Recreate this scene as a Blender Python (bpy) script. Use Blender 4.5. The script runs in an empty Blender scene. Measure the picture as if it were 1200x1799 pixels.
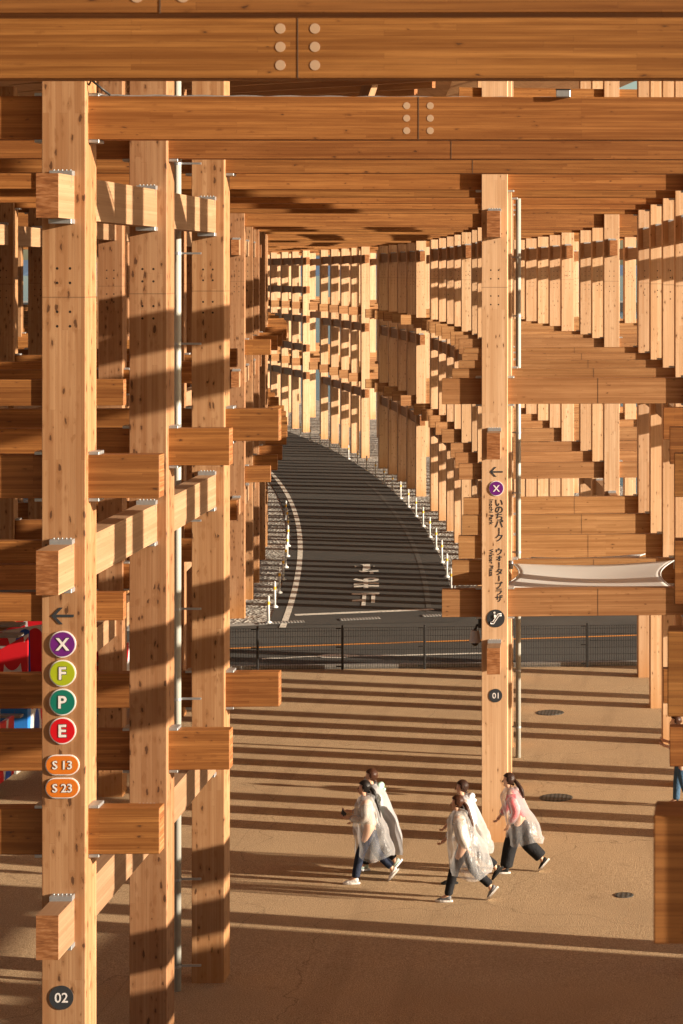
import bpy, bmesh, math, random
from mathutils import Vector, Matrix
random.seed(7)
D = bpy.data
SC = bpy.context.scene
COL = SC.collection
R_ = math.radians

# ------------------------------------------------------------------ camera
CAMZ = 9.10
FPX = 3793.0 / 1799.0            # focal length in picture heights
cd = D.cameras.new('camera'); cam = D.objects.new('camera', cd); COL.objects.link(cam)
cam.location = (0, 0, CAMZ); cam.rotation_euler = (R_(90), 0, 0)
cd.sensor_fit = 'VERTICAL'; cd.sensor_height = 36.0; cd.lens = 36.0 * FPX
cd.shift_x = -(1219.2 - 600) / 1799.0
cd.shift_y = -(899.5 - 478.9) / 1799.0
cd.clip_start = 0.3; cd.clip_end = 30000
cd.dof.use_dof = True; cd.dof.focus_distance = 34.0; cd.dof.aperture_fstop = 8.0
SC.camera = cam

# ------------------------------------------------------------------ light
SUN_EL = R_(11.5)
SUN_AZ = R_(-12.6)                # direction towards the sun, measured from +X, negative is behind the viewer
sdir = Vector((math.cos(SUN_AZ) * math.cos(SUN_EL), math.sin(SUN_AZ) * math.cos(SUN_EL), math.sin(SUN_EL)))
sl = D.lights.new('sun', 'SUN'); sl.energy = 5.0; sl.angle = R_(0.5); sl.color = (1.0, 0.86, 0.68)
so = D.objects.new('sun', sl); COL.objects.link(so)
so.rotation_euler = sdir.to_track_quat('Z', 'Y').to_euler()
W = D.worlds.new('World'); SC.world = W; W.use_nodes = True
wn = W.node_tree; wn.nodes.clear()
wo = wn.nodes.new('ShaderNodeOutputWorld'); wb = wn.nodes.new('ShaderNodeBackground'); ws = wn.nodes.new('ShaderNodeTexSky')
ws.sky_type = 'NISHITA'; ws.sun_disc = False; ws.sun_elevation = SUN_EL
ws.sun_rotation = math.atan2(sdir.x, sdir.y); ws.air_density = 1.0; ws.dust_density = 1.5
wb.inputs['Strength'].default_value = 0.064
wn.links.new(ws.outputs[0], wb.inputs[0]); wn.links.new(wb.outputs[0], wo.inputs[0])
SC.view_settings.view_transform = 'Standard'; SC.view_settings.look = 'None'
SC.view_settings.exposure = 1.30; SC.view_settings.gamma = 1.0
SC.cycles.max_bounces = 8; SC.cycles.diffuse_bounces = 5; SC.cycles.transparent_max_bounces = 12

# ------------------------------------------------------------------ node helpers
class NT:
    def __init__(s, name):
        s.m = D.materials.new(name); s.m.use_nodes = True; s.t = s.m.node_tree; s.t.nodes.clear()
        s.out = s.t.nodes.new('ShaderNodeOutputMaterial'); s.b = s.t.nodes.new('ShaderNodeBsdfPrincipled')
        s.t.links.new(s.b.outputs[0], s.out.inputs[0])
    def n(s, typ, ins=None, **kw):
        nd = s.t.nodes.new(typ)
        for k, v in kw.items(): setattr(nd, k, v)
        if ins:
            for k, v in ins.items():
                if hasattr(v, 'is_output') or isinstance(v, bpy.types.NodeSocket): s.t.links.new(v, nd.inputs[k])
                else: nd.inputs[k].default_value = v
        return nd
    def math(s, op, a, b=None, c=None):
        ins = {0: a}
        if b is not None: ins[1] = b
        if c is not None: ins[2] = c
        return s.n('ShaderNodeMath', ins, operation=op).outputs[0]
    def mix(s, f, a, b, mode='MIX'):
        nd = s.t.nodes.new('ShaderNodeMix'); nd.data_type = 'RGBA'; nd.blend_type = mode
        for i, v in ((0, f), (6, a), (7, b)):
            if isinstance(v, bpy.types.NodeSocket): s.t.links.new(v, nd.inputs[i])
            else: nd.inputs[i].default_value = v if i == 0 else (v if len(v) == 4 else (*v, 1))
        return nd.outputs[2]
    def ramp(s, f, pts, interp='LINEAR'):
        nd = s.n('ShaderNodeValToRGB', {0: f}); cr = nd.color_ramp; cr.interpolation = interp
        while len(cr.elements) < len(pts): cr.elements.new(0.5)
        for e, (p, c) in zip(cr.elements, pts): e.position = p; e.color = (*c, 1) if len(c) == 3 else c
        return nd.outputs[0]
    def noise(s, vec, scale, detail=4, rough=0.5):
        return s.n('ShaderNodeTexNoise', {'Vector': vec, 'Scale': scale, 'Detail': detail, 'Roughness': rough}).outputs[0]
    def bump(s, h, strength=0.3, dist=0.01):
        nd = s.n('ShaderNodeBump', {'Height': h, 'Strength': strength, 'Distance': dist})
        s.t.links.new(nd.outputs[0], s.b.inputs['Normal'])
    def set(s, **kw):
        names = {'col': 'Base Color', 'rough': 'Roughness', 'metal': 'Metallic', 'spec': 'Specular IOR Level', 'trans': 'Transmission Weight', 'alpha': 'Alpha'}
        for k, v in kw.items():
            i = s.b.inputs[names[k]]
            if isinstance(v, bpy.types.NodeSocket): s.t.links.new(v, i)
            else: i.default_value = (*v, 1) if k == 'col' else v
        return s.m

def simple(name, col, rough=0.6, metal=0.0, var=0.08, scale=6.0):
    t = NT(name); tc = t.n('ShaderNodeTexCoord').outputs['Object']
    nz = t.noise(tc, scale, 5, 0.6)
    c = t.mix(nz, tuple(x * (1 - var) for x in col), tuple(min(1, x * (1 + var)) for x in col))
    return t.set(col=c, rough=rough, metal=metal)

def wood(name, base, dark, axis, lam=0.034, knots=1.0, column=False, sat=1.0, stain=0.35, gc=1.0, kmin=0.42):
    """glued laminated softwood; axis = local axis the grain follows"""
    t = NT(name)
    tc = t.n('ShaderNodeTexCoord').outputs['Object']
    rnd = t.n('ShaderNodeObjectInfo').outputs['Random']
    off = t.n('ShaderNodeCombineXYZ', {0: t.math('MULTIPLY', rnd, 37.0), 1: t.math('MULTIPLY', rnd, 91.0), 2: t.math('MULTIPLY', rnd, 53.0)}).outputs[0]
    sp = t.n('ShaderNodeSeparateXYZ', {0: tc})
    x, y, z = sp.outputs
    if axis == 'X': u, v, w = x, z, y
    elif axis == 'Y': u, v, w = y, z, x
    else: u, v, w = z, x, y
    # laminations with finger joints
    lamv = t.math('ADD', v, t.math('MULTIPLY', w, 1.0 if axis == 'Z' else 0.0))
    lc = t.n('ShaderNodeCombineXYZ', {0: t.math('ADD', u, t.math('MULTIPLY', rnd, 40.0)), 1: t.math('ADD', lamv, 5.0), 2: 0.0}).outputs[0]
    br = t.n('ShaderNodeTexBrick', {'Vector': lc, 'Color1': (0, 0, 0, 1), 'Color2': (1, 1, 1, 1), 'Mortar': (0.5, 0.5, 0.5, 1), 'Scale': 1.0,
             'Mortar Size': 0.0012, 'Mortar Smooth': 0.3, 'Bias': 0.0, 'Brick Width': 2.1, 'Row Height': lam}, offset=0.37, offset_frequency=3, squash=0.8, squash_frequency=2)
    tint = br.outputs['Color']; mortar = br.outputs['Fac']
    gv = t.n('ShaderNodeCombineXYZ', {0: t.math('MULTIPLY', u, 1.3), 1: t.math('MULTIPLY', v, 42.0), 2: t.math('MULTIPLY', w, 42.0)}).outputs[0]
    gv = t.n('ShaderNodeVectorMath', {0: gv, 1: off}, operation='ADD').outputs[0]
    tv = t.n('ShaderNodeVectorMath', {0: gv, 1: t.n('ShaderNodeVectorMath', {0: tint, 1: (9, 9, 9)}, operation='MULTIPLY').outputs[0]}, operation='ADD').outputs[0]
    grain = t.noise(tv, 1.0, 5, 0.62)
    # soft long cloudy patches
    pv = t.n('ShaderNodeCombineXYZ', {0: t.math('MULTIPLY', u, 0.55), 1: t.math('MULTIPLY', v, 3.0), 2: t.math('MULTIPLY', w, 3.0)}).outputs[0]
    pv = t.n('ShaderNodeVectorMath', {0: pv, 1: off}, operation='ADD').outputs[0]
    patch = t.noise(pv, 1.0, 4, 0.6)
    # knots
    kv = t.n('ShaderNodeCombineXYZ', {0: t.math('MULTIPLY', u, 6.5), 1: t.math('MULTIPLY', v, 17.0), 2: t.math('MULTIPLY', w, 17.0)}).outputs[0]
    kv = t.n('ShaderNodeVectorMath', {0: kv, 1: off}, operation='ADD').outputs[0]
    kw_ = t.n('ShaderNodeVectorMath', {0: kv, 1: t.n('ShaderNodeVectorMath', {0: t.n('ShaderNodeTexNoise', {'Vector': kv, 'Scale': 2.5}).outputs[1], 1: (0.5, 0.5, 0.5)}, operation='MULTIPLY').outputs[0]}, operation='ADD').outputs[0]
    vo = t.n('ShaderNodeTexVoronoi', {'Vector': kw_, 'Scale': 1.0, 'Randomness': 1.0})
    cellr = t.n('ShaderNodeSeparateColor', {0: vo.outputs['Color']}).outputs[0]
    size = t.math('MULTIPLY', t.math('MAXIMUM', t.math('SUBTRACT', cellr, kmin), 0.0), 0.42 * knots * 0.58 / (1 - kmin))
    core = t.math('SMOOTH_MIN', t.math('MAXIMUM', t.math('MULTIPLY', t.math('SUBTRACT', size, vo.outputs['Distance']), 14.0), 0.0), 1.0, 0.1)
    halo = t.math('MINIMUM', t.math('MAXIMUM', t.math('MULTIPLY', t.math('SUBTRACT', t.math('MULTIPLY', size, 2.1), vo.outputs['Distance']), 5.0), 0.0), 1.0)
    c = t.mix(t.math('MULTIPLY', tint, 1.0), base, tuple(b * 0.52 + d * 0.48 for b, d in zip(base, dark)))
    c = t.mix(t.math('MULTIPLY', t.math('SUBTRACT', t.math('MULTIPLY', grain, 2.6), 0.85), 0.42 * gc), c, dark)
    sv = t.n('ShaderNodeCombineXYZ', {0: t.math('MULTIPLY', u, 0.22), 1: t.math('MULTIPLY', v, 17.0), 2: t.math('MULTIPLY', w, 17.0)}).outputs[0]
    sv = t.n('ShaderNodeVectorMath', {0: sv, 1: off}, operation='ADD').outputs[0]
    streak = t.noise(sv, 1.0, 3, 0.65)
    q_ = 0.42 * gc
    c = t.mix(t.ramp(streak, [(0.46, (0, 0, 0)), (0.64, (q_, q_, q_))]), c, dark)
    c = t.mix(t.ramp(streak, [(0.30, (0.3, 0.3, 0.3)), (0.42, (0, 0, 0))]), c, tuple(min(1, b * 1.2 + 0.015) for b in base))
    c = t.mix(t.ramp(patch, [(0.42, (0, 0, 0)), (0.72, (stain, stain, stain))]), c, tuple(d * 0.95 for d in dark))
    c = t.mix(t.ramp(patch, [(0.25, (0.22, 0.22, 0.22)), (0.42, (0, 0, 0))]), c, tuple(min(1, b * 1.18 + 0.02) for b in base))
    c = t.mix(t.math('MULTIPLY', halo, 0.42), c, tuple(d * 0.9 for d in dark))
    c = t.mix(t.math('MULTIPLY', core, 0.9), c, (0.075, 0.030, 0.012))
    c = t.mix(t.math('MULTIPLY', mortar, 0.55), c, tuple(d * 0.6 for d in dark))
    hs = t.n('ShaderNodeHueSaturation', {'Hue': t.math('ADD', 0.496, t.math('MULTIPLY', rnd, 0.006)), 'Saturation': sat,
             'Value': t.math('ADD', 0.86, t.math('MULTIPLY', t.math('FRACT', t.math('MULTIPLY', rnd, 13.7)), 0.28)), 'Color': c})
    c = hs.outputs[0]
    if column:
        geo = t.n('ShaderNodeNewGeometry').outputs['Position']
        gz = t.n('ShaderNodeSeparateXYZ', {0: geo}).outputs[2]
        dz = t.math('SUBTRACT', gz, 8.86)
        line = t.math('LESS_THAN', t.math('ABSOLUTE', dz), 0.006)
        hx = t.math('SUBTRACT', t.math('ABSOLUTE', x), 0.062)
        hz = t.math('SUBTRACT', t.math('ABSOLUTE', t.math('SUBTRACT', t.math('ABSOLUTE', dz), 0.21)), 0.07)
        hr = t.math('SQRT', t.math('ADD', t.math('MULTIPLY', hx, hx), t.math('MULTIPLY', hz, hz)))
        hole = t.math('LESS_THAN', hr, 0.013)
        c = t.mix(t.math('MULTIPLY', line, 0.55), c, (0.10, 0.05, 0.025))
        c = t.mix(hole, c, (0.02, 0.010, 0.006))
        # orange damp foot
        ft = t.math('MULTIPLY', t.ramp(t.math('ADD', z, t.math('MULTIPLY', patch, 0.5)), [(0.35, (1, 1, 1)), (1.0, (0, 0, 0))]), 0.45)
        c = t.mix(ft, c, (0.42, 0.17, 0.035))
    t.bump(t.math('ADD', grain, t.math('MULTIPLY', mortar, -1.0)), 0.25, 0.004)
    return t.set(col=c, rough=0.62, spec=0.3)

M = {}
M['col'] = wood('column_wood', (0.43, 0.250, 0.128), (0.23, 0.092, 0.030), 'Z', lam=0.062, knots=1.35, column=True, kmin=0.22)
M['colpale'] = wood('pale_column_wood', (0.66, 0.445, 0.275), (0.43, 0.225, 0.10), 'Z', lam=0.062, knots=1.0, column=True, stain=0.2, kmin=0.34)  # paler base tone with weaker stains, for posts right of the road
M['beamX'] = wood('cross_beam_wood', (0.42, 0.185, 0.050), (0.15, 0.048, 0.008), 'X', lam=0.038, knots=0.8, gc=1.7)
M['beamY'] = wood('long_beam_wood', (0.36, 0.225, 0.130), (0.24, 0.125, 0.060), 'Y', lam=0.038, knots=0.6)
M['beamXpale'] = wood('pale_beam_wood', (0.45, 0.240, 0.100), (0.20, 0.080, 0.022), 'X', lam=0.038, knots=0.8, gc=1.4)  # paler base tone for low and middle cross beams right of the road
M['roof'] = wood('roof_wood', (0.62, 0.38, 0.18), (0.40, 0.20, 0.08), 'Y', lam=0.12, knots=0.5)
M['endgrain'] = None
def endgrain():
    t = NT('end_grain'); tc = t.n('ShaderNodeTexCoord').outputs['Object']
    rnd = t.n('ShaderNodeObjectInfo').outputs['Random']
    sp = t.n('ShaderNodeSeparateXYZ', {0: tc}); x, y, z = sp.outputs
    row = t.math('FLOOR', t.math('MULTIPLY', t.math('ADD', z, 3.0), 1 / 0.035))
    v = t.n('ShaderNodeCombineXYZ', {0: t.math('MULTIPLY', x, 5.0), 1: t.math('ADD', y, t.math('MULTIPLY', rnd, 33.0)), 2: t.math('ADD', t.math('MULTIPLY', z, 26.0), t.math('MULTIPLY', row, 3.3))}).outputs[0]
    n1 = t.noise(v, 1.5, 4, 0.6)
    c = t.ramp(n1, [(0.3, (0.15, 0.052, 0.018)), (0.5, (0.27, 0.105, 0.036)), (0.72, (0.42, 0.20, 0.09))])
    return t.set(col=c, rough=0.75, spec=0.2)
M['endgrain'] = endgrain()
M['steel'] = simple('galvanised_steel', (0.42, 0.43, 0.44), 0.45, 0.7, 0.2, 30)
M['plug'] = simple('pale_wood_plug', (0.46, 0.31, 0.20), 0.6)
M['joint'] = simple('dark_joint_line', (0.09, 0.045, 0.02), 0.8)  # dark brown line marking the beam splices
M['pipe'] = simple('cream_pipe', (0.40, 0.39, 0.34), 0.4, 0.0, 0.06, 3)
M['black'] = simple('black_paint', (0.018, 0.017, 0.017), 0.45)
M['white'] = simple('white_paint', (0.55, 0.54, 0.52), 0.5)
M['signwhite'] = simple('sign_white', (0.72, 0.68, 0.66), 0.5)
M['darkgrey'] = simple('dark_vinyl', (0.028, 0.030, 0.034), 0.5)
M['yellow'] = simple('yellow_band', (0.75, 0.42, 0.03), 0.5)

def ground_mat(name, c1, c2, scale, bumpd, c3=None, big=0.3, rough=0.9, bumps=0.6):
    t = NT(name); p = t.n('ShaderNodeNewGeometry').outputs['Position']
    n1 = t.noise(p, scale, 3, 0.7); n2 = t.noise(p, 0.35, 5, 0.6)
    c = t.ramp(n1, [(0.38, c1), (0.62, c2)])
    if c3: c = t.mix(t.ramp(n2, [(0.4, (0, 0, 0)), (0.7, (big, big, big))]), c, c3)
    t.bump(n1, bumps, bumpd)
    return t.set(col=c, rough=rough, spec=0.15)
def plaza_mat():
    t = NT('plaza_paving'); p = t.n('ShaderNodeNewGeometry').outputs['Position']
    sp = t.n('ShaderNodeSeparateXYZ', {0: p})
    n1 = t.noise(p, 55, 3, 0.7); n2 = t.noise(p, 0.5, 5, 0.65); n4 = t.noise(p, 7.0, 4, 0.7)
    c = t.ramp(n1, [(0.36, (0.25, 0.160, 0.085)), (0.52, (0.44, 0.300, 0.172)), (0.68, (0.60, 0.435, 0.265))])
    c = t.mix(t.ramp(n2, [(0.42, (0, 0, 0)), (0.68, (0.30, 0.30, 0.30))]), c, (0.27, 0.178, 0.10))
    c = t.mix(t.ramp(n4, [(0.55, (0, 0, 0)), (0.75, (0.25, 0.25, 0.25))]), c, (0.42, 0.30, 0.18))
    sv = t.n('ShaderNodeCombineXYZ', {0: t.math('MULTIPLY', sp.outputs[0], 1.1), 1: t.math('MULTIPLY', sp.outputs[1], 0.10), 2: 0.0}).outputs[0]
    n3 = t.noise(sv, 1.6, 3, 0.5)
    c = t.mix(t.ramp(n3, [(0.56, (0, 0, 0)), (0.66, (0.18, 0.18, 0.18))]), c, (0.17, 0.105, 0.055))
    cr = t.n('ShaderNodeTexVoronoi', {'Vector': t.n('ShaderNodeVectorMath', {0: p, 1: t.n('ShaderNodeTexNoise', {'Vector': p, 'Scale': 1.2, 'Detail': 4.0}).outputs[1]}, operation='ADD').outputs[0], 'Scale': 0.22}, feature='DISTANCE_TO_EDGE').outputs['Distance']
    c = t.mix(t.math('MULTIPLY', t.math('LESS_THAN', cr, 0.0022), 0.35), c, (0.09, 0.055, 0.03))
    pj = t.n('ShaderNodeTexBrick', {'Vector': p, 'Scale': 1.0, 'Mortar Size': 0.012, 'Mortar Smooth': 0.2, 'Brick Width': 7.4, 'Row Height': 6.1}, offset=0.0)
    c = t.mix(t.math('MULTIPLY', pj.outputs['Fac'], 0.22), c, (0.14, 0.09, 0.05))
    n5 = t.noise(p, 1.7, 5, 0.75)
    c = t.mix(t.ramp(n5, [(0.62, (0, 0, 0)), (0.70, (0.35, 0.35, 0.35))]), c, (0.20, 0.13, 0.075))
    t.bump(n1, 0.9, 0.012)
    return t.set(col=c, rough=0.92, spec=0.12)
M['plaza'] = plaza_mat()
M['asphalt'] = ground_mat('asphalt', (0.040, 0.038, 0.036), (0.080, 0.076, 0.070), 45, 0.006, (0.085, 0.078, 0.068), 0.5)
M['asphalt2'] = ground_mat('cross_road_asphalt', (0.05, 0.048, 0.044), (0.085, 0.081, 0.074), 45, 0.006, (0.11, 0.104, 0.094), 0.55)
def gravel_mat():
    t = NT('gravel'); p = t.n('ShaderNodeNewGeometry').outputs['Position']
    vo = t.n('ShaderNodeTexVoronoi', {'Vector': p, 'Scale': 11.0, 'Randomness': 1.0})
    g = t.n('ShaderNodeSeparateColor', {0: vo.outputs['Color']}).outputs[0]
    c = t.ramp(g, [(0.0, (0.16, 0.15, 0.135)), (0.5, (0.33, 0.31, 0.28)), (1.0, (0.60, 0.57, 0.51))])
    n2 = t.noise(p, 0.6, 4, 0.6)
    c = t.mix(t.ramp(n2, [(0.4, (0, 0, 0)), (0.7, (0.4, 0.4, 0.4))]), c, (0.24, 0.22, 0.19))
    t.bump(vo.outputs['Distance'], 1.0, 0.05)
    return t.set(col=c, rough=0.95, spec=0.1)
M['gravel'] = gravel_mat()
M['concrete'] = ground_mat('concrete', (0.30, 0.285, 0.26), (0.42, 0.40, 0.36), 20, 0.004)
def worn(name, col, under, keep=0.35):
    t = NT(name); p = t.n('ShaderNodeNewGeometry').outputs['Position']
    n = t.noise(p, 9, 6, 0.75)
    c = t.mix(t.ramp(n, [(keep, (0, 0, 0)), (keep + 0.12, (1, 1, 1))]), under, col)
    return t.set(col=c, rough=0.8, spec=0.15)
M['mark'] = worn('road_paint_white', (0.66, 0.62, 0.54), (0.16, 0.15, 0.13), 0.36)
M['mark_faint'] = worn('road_paint_faded', (0.11, 0.104, 0.094), (0.07, 0.066, 0.06), 0.45)
M['orange'] = worn('road_paint_orange', (0.62, 0.25, 0.05), (0.2, 0.12, 0.07), 0.32)
def water_mat():
    t = NT('sea_water'); p = t.n('ShaderNodeNewGeometry').outputs['Position']
    n = t.noise(p, 1.3, 5, 0.65); t.bump(n, 0.5, 0.25)
    return t.set(col=(0.02, 0.055, 0.09), rough=0.12, spec=0.5)
M['water'] = water_mat()

# ------------------------------------------------------------------ object helpers
def obj(name, mesh, mat=None, parent=None, loc=(0, 0, 0), rz=0.0, label=None, cat=None, group=None, kind=None):
    o = D.objects.new(name, mesh); COL.objects.link(o)
    if mesh is not None and mat is not None:
        mats = mat if isinstance(mat, (list, tuple)) else [mat]
        if len(mesh.materials) == 0:
            for m_ in mats: mesh.materials.append(m_)
    if parent is not None: o.parent = parent
    o.location = loc; o.rotation_euler = (0, 0, rz)
    if label: o['label'] = label
    if cat: o['category'] = cat
    if group: o['group'] = group
    if kind: o['kind'] = kind
    return o

def bm_to(name, bm, smooth=False):
    me = D.meshes.new(name); bm.normal_update(); bm.to_mesh(me); bm.free()
    if smooth:
        for p in me.polygons: p.use_smooth = True
    return me

def add_box(bm, x0, x1, y0, y1, z0, z1, mi=0):
    vs = [bm.verts.new(p) for p in ((x0, y0, z0), (x1, y0, z0), (x1, y1, z0), (x0, y1, z0), (x0, y0, z1), (x1, y0, z1), (x1, y1, z1), (x0, y1, z1))]
    fs = []
    for f in ((3, 2, 1, 0), (4, 5, 6, 7), (0, 1, 5, 4), (1, 2, 6, 5), (2, 3, 7, 6), (3, 0, 4, 7)):
        fc = bm.faces.new([vs[i] for i in f]); fc.material_index = mi; fs.append(fc)
    return fs

def box_mesh(name, x0, x1, y0, y1, z0, z1, bevel=0.0, endmat=None):
    bm = bmesh.new(); fs = add_box(bm, x0, x1, y0, y1, z0, z1)
    if endmat == 'X':
        fs[3].material_index = 1; fs[5].material_index = 1
    if endmat == 'Y':
        fs[2].material_index = 1; fs[4].material_index = 1
    if bevel: bmesh.ops.bevel(bm, geom=bm.edges[:], offset=bevel, segments=1, affect='EDGES', profile=0.5)
    return bm_to(name, bm)

def add_cyl(bm, r, z0, z1, n=16, cx=0, cy=0, r2=None, axis='Z', mi=0, cap=True):
    r2 = r if r2 is None else r2
    def P(a, rr, h):
        u, v = rr * math.cos(a), rr * math.sin(a)
        if axis == 'Z': return (cx + u, cy + v, h)
        if axis == 'Y': return (cx + u, h, cy + v)
        return (h, cx + u, cy + v)
    A = [bm.verts.new(P(2 * math.pi * i / n, r, z0)) for i in range(n)]
    B = [bm.verts.new(P(2 * math.pi * i / n, r2, z1)) for i in range(n)]
    fs = []
    for i in range(n): fs.append(bm.faces.new((A[i], A[(i + 1) % n], B[(i + 1) % n], B[i])))
    if cap: fs.append(bm.faces.new(A[::-1])); fs.append(bm.faces.new(B))
    for f in fs: f.material_index = mi; f.smooth = len(f.verts) == 4
    return fs

def add_tube(bm, pts, r, n=8, mi=0):
    pts = [Vector(p) for p in pts]; rings = []
    for i, p in enumerate(pts):
        d = (pts[min(i + 1, len(pts) - 1)] - pts[max(i - 1, 0)]).normalized()
        q = d.to_track_quat('Z', 'Y'); rr = r[i] if isinstance(r, (list, tuple)) else r
        rings.append([bm.verts.new(p + q @ Vector((rr * math.cos(2 * math.pi * k / n), rr * math.sin(2 * math.pi * k / n), 0))) for k in range(n)])
    for a, b in zip(rings[:-1], rings[1:]):
        for k in range(n):
            f = bm.faces.new((a[k], a[(k + 1) % n], b[(k + 1) % n], b[k])); f.smooth = True; f.material_index = mi
    f = bm.faces.new(rings[0][::-1]); f.material_index = mi
    f = bm.faces.new(rings[-1]); f.material_index = mi

# ------------------------------------------------------------------ plan of the ring
RR = 336.19; TH0 = 0.0301; X0 = -2.785
CX = X0 - RR * math.cos(TH0); CY = 25 - RR * math.sin(TH0)
GS = 0.005
def gz(y): return -GS * y
def P(s, off):
    a = TH0 + s / RR
    return CX + (RR + off) * math.cos(a), CY + (RR + off) * math.sin(a), a
def ground_at(px, py):
    d = 3793.0 * CAMZ / (py - 478.9 - 3793 * GS)
    return (px - 1219.2) * d / 3793.0, d
ROW = {-5: -17.3, -4: -13.85, -3: -10.35, -2: -6.87, -1: -3.42, 0: 0.0, 1: 3.36, 2: 6.62}
GROUP = {-1: [-21.3, -17.75, -14.15, -10.55], 0: [-3.81 + 3.6 * i for i in range(3)], 1: [10.33 + 3.6 * i for i in range(5)], 2: [34.9 + 3.6 * i for i in range(3)],
         3: [47.77 + 3.6 * i for i in range(5)], 4: [68.17 + 3.6 * i for i in range(5)], 5: [89.14 + 3.6 * i for i in range(5)], 6: [109.76 + 3.6 * i for i in range(5)], 7: [130.4 + 3.6 * i for i in range(5)]}
def rows_of(g):
    if g == -1: return [1, 2]
    if g == 0: return [-4, -3, -2, -1, 1, 2]
    if g in (1, 2): return [-5, -4, -3, -2, 0, 1, 2]
    if g == 3: return [-5, -4, -3, -2, 0, 1, 2]
    if g in (4, 5): return [-5, -4, -3, -2, 0, 1, 2]
    return [-2, 0, 1, 2]
GN = {-1: 'cluster nearest the viewer', 0: 'left foreground cluster', 1: 'cluster with the post marked 01', 2: 'first cluster past the fenced road', 3: 'second cluster past the fenced road',
      4: 'third cluster past the fenced road', 5: 'fourth cluster past the fenced road', 6: 'fifth cluster past the fenced road', 7: 'sixth cluster past the fenced road'}
RN = {-5: 'innermost left', -4: 'fourth left', -3: 'third left', -2: 'second left', -1: 'front left', 0: 'roadside right', 1: 'middle right', 2: 'seaward'}
ORD = ['first', 'second', 'third', 'fourth', 'fifth']
DZ = {-1: 0, 0: 0.008, 1: 0.06, 2: -0.04, 3: -0.02, 4: -0.015, 5: 0, 6: 0, 7: 0}
LOW_T, MID_T, UP_B = CAMZ - 5.229, CAMZ - 1.785, CAMZ + 1.29
BH = 0.42

col_mesh = {}
def column_mesh(h):
    if h not in col_mesh: col_mesh[h] = box_mesh('column', -0.21, 0.21, -0.21, 0.21, -0.05, h[0], 0.006)
    return col_mesh[h]
plateX = box_mesh('plate_cross', -0.05, 0.05, -0.10, 0.10, 0, 0.032, 0.003)
plateY = box_mesh('plate_long', -0.11, 0.11, -0.08, 0.08, 0, 0.045, 0.003)
def plate_cap():
    bm = bmesh.new(); add_box(bm, -0.108, 0.108, -0.05, 0.05, 0, 0.045)
    add_box(bm, -0.108, 0.108, -0.054, -0.050, -0.075, 0.045)
    for i in range(5): add_cyl(bm, 0.010, 0.045, 0.058, 6, cx=-0.08 + i * 0.04, cy=0.0)
    return bm_to('plate_cap', bm)
plateCap = plate_cap()

posts = {}
for g, ss in GROUP.items():
    for n, s in enumerate(ss):
        for row in rows_of(g):
            x, y, a = P(s, ROW[row])
            h = 15.6 if row >= 0 else 13.2
            if g >= 6: h = 15.6
            if g == -1 and n == 0: continue
            special = None
            if g == 0 and row == -1 and n == 0: special = 'knotty timber post carrying coloured letter discs and the number 02'
            if g == 0 and row == -1 and n == 1: special = 'thick knotty timber post just behind the post marked 02'
            if g == 0 and row == -1 and n == 2: special = 'thick timber post with the cream downpipe on its left'
            if g == 1 and row == 0 and n == 0: special = 'tall timber post with Japanese lettering and the number 01'
            lab = special or 'timber post, %s in the %s row of the %s' % (ORD[n if g != -1 else n - 1], RN[row], GN[g])
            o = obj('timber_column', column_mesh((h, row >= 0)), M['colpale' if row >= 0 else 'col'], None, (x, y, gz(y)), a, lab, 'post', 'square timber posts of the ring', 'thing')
            posts[(g, n, row)] = o

# cross beams -------------------------------------------------------
def cross_beam(g, n, off0, off1, ztop, depth, lab, rows_through, plates=True, joint=None, plug=False, mat='beamX'):
    s = GROUP[g][n]; xm, ym, a = P(s, (off0 + off1) / 2); L = off1 - off0
    me = box_mesh('cross_beam', -L / 2, L / 2, -0.105, 0.105, -depth, 0, 0.005, 'X')
    o = obj('cross_beam', me, [M[mat], M['endgrain']], None, (xm, ym, ztop), a, lab, 'beam', 'timber cross beams of the ring', 'thing')
    if plates:
        for r in rows_through:
            for sd in (-1, 1):
                lx = ROW[r] - (off0 + off1) / 2 + sd * 0.262
                if abs(lx) < L / 2 - 0.05:
                    obj('steel_plate', plateX, M['steel'], o, (lx, 0, 0.001))
                    if g <= 1: obj('steel_plate', plateX, M['steel'], o, (lx, 0, -depth - 0.033))
    if joint is not None:
        lx = joint - (off0 + off1) / 2
        obj('splice_joint', box_mesh('splice', -0.004 if g else -0.006, 0.004, -0.107, -0.104, -depth, 0), M['joint'], o, (lx, 0, 0))
        if plug:
            bm = bmesh.new(); add_cyl(bm, 0.034, -0.1075, -0.104, 18, axis='Y'); pm = bm_to('plug', bm)
            for sx in (-0.115, 0.115):
                for pz in (0.21, 0.5, 0.79):
                    obj('wood_plug', pm, M['plug'], o, (lx + sx, 0, -depth * pz))
    return o
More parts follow.
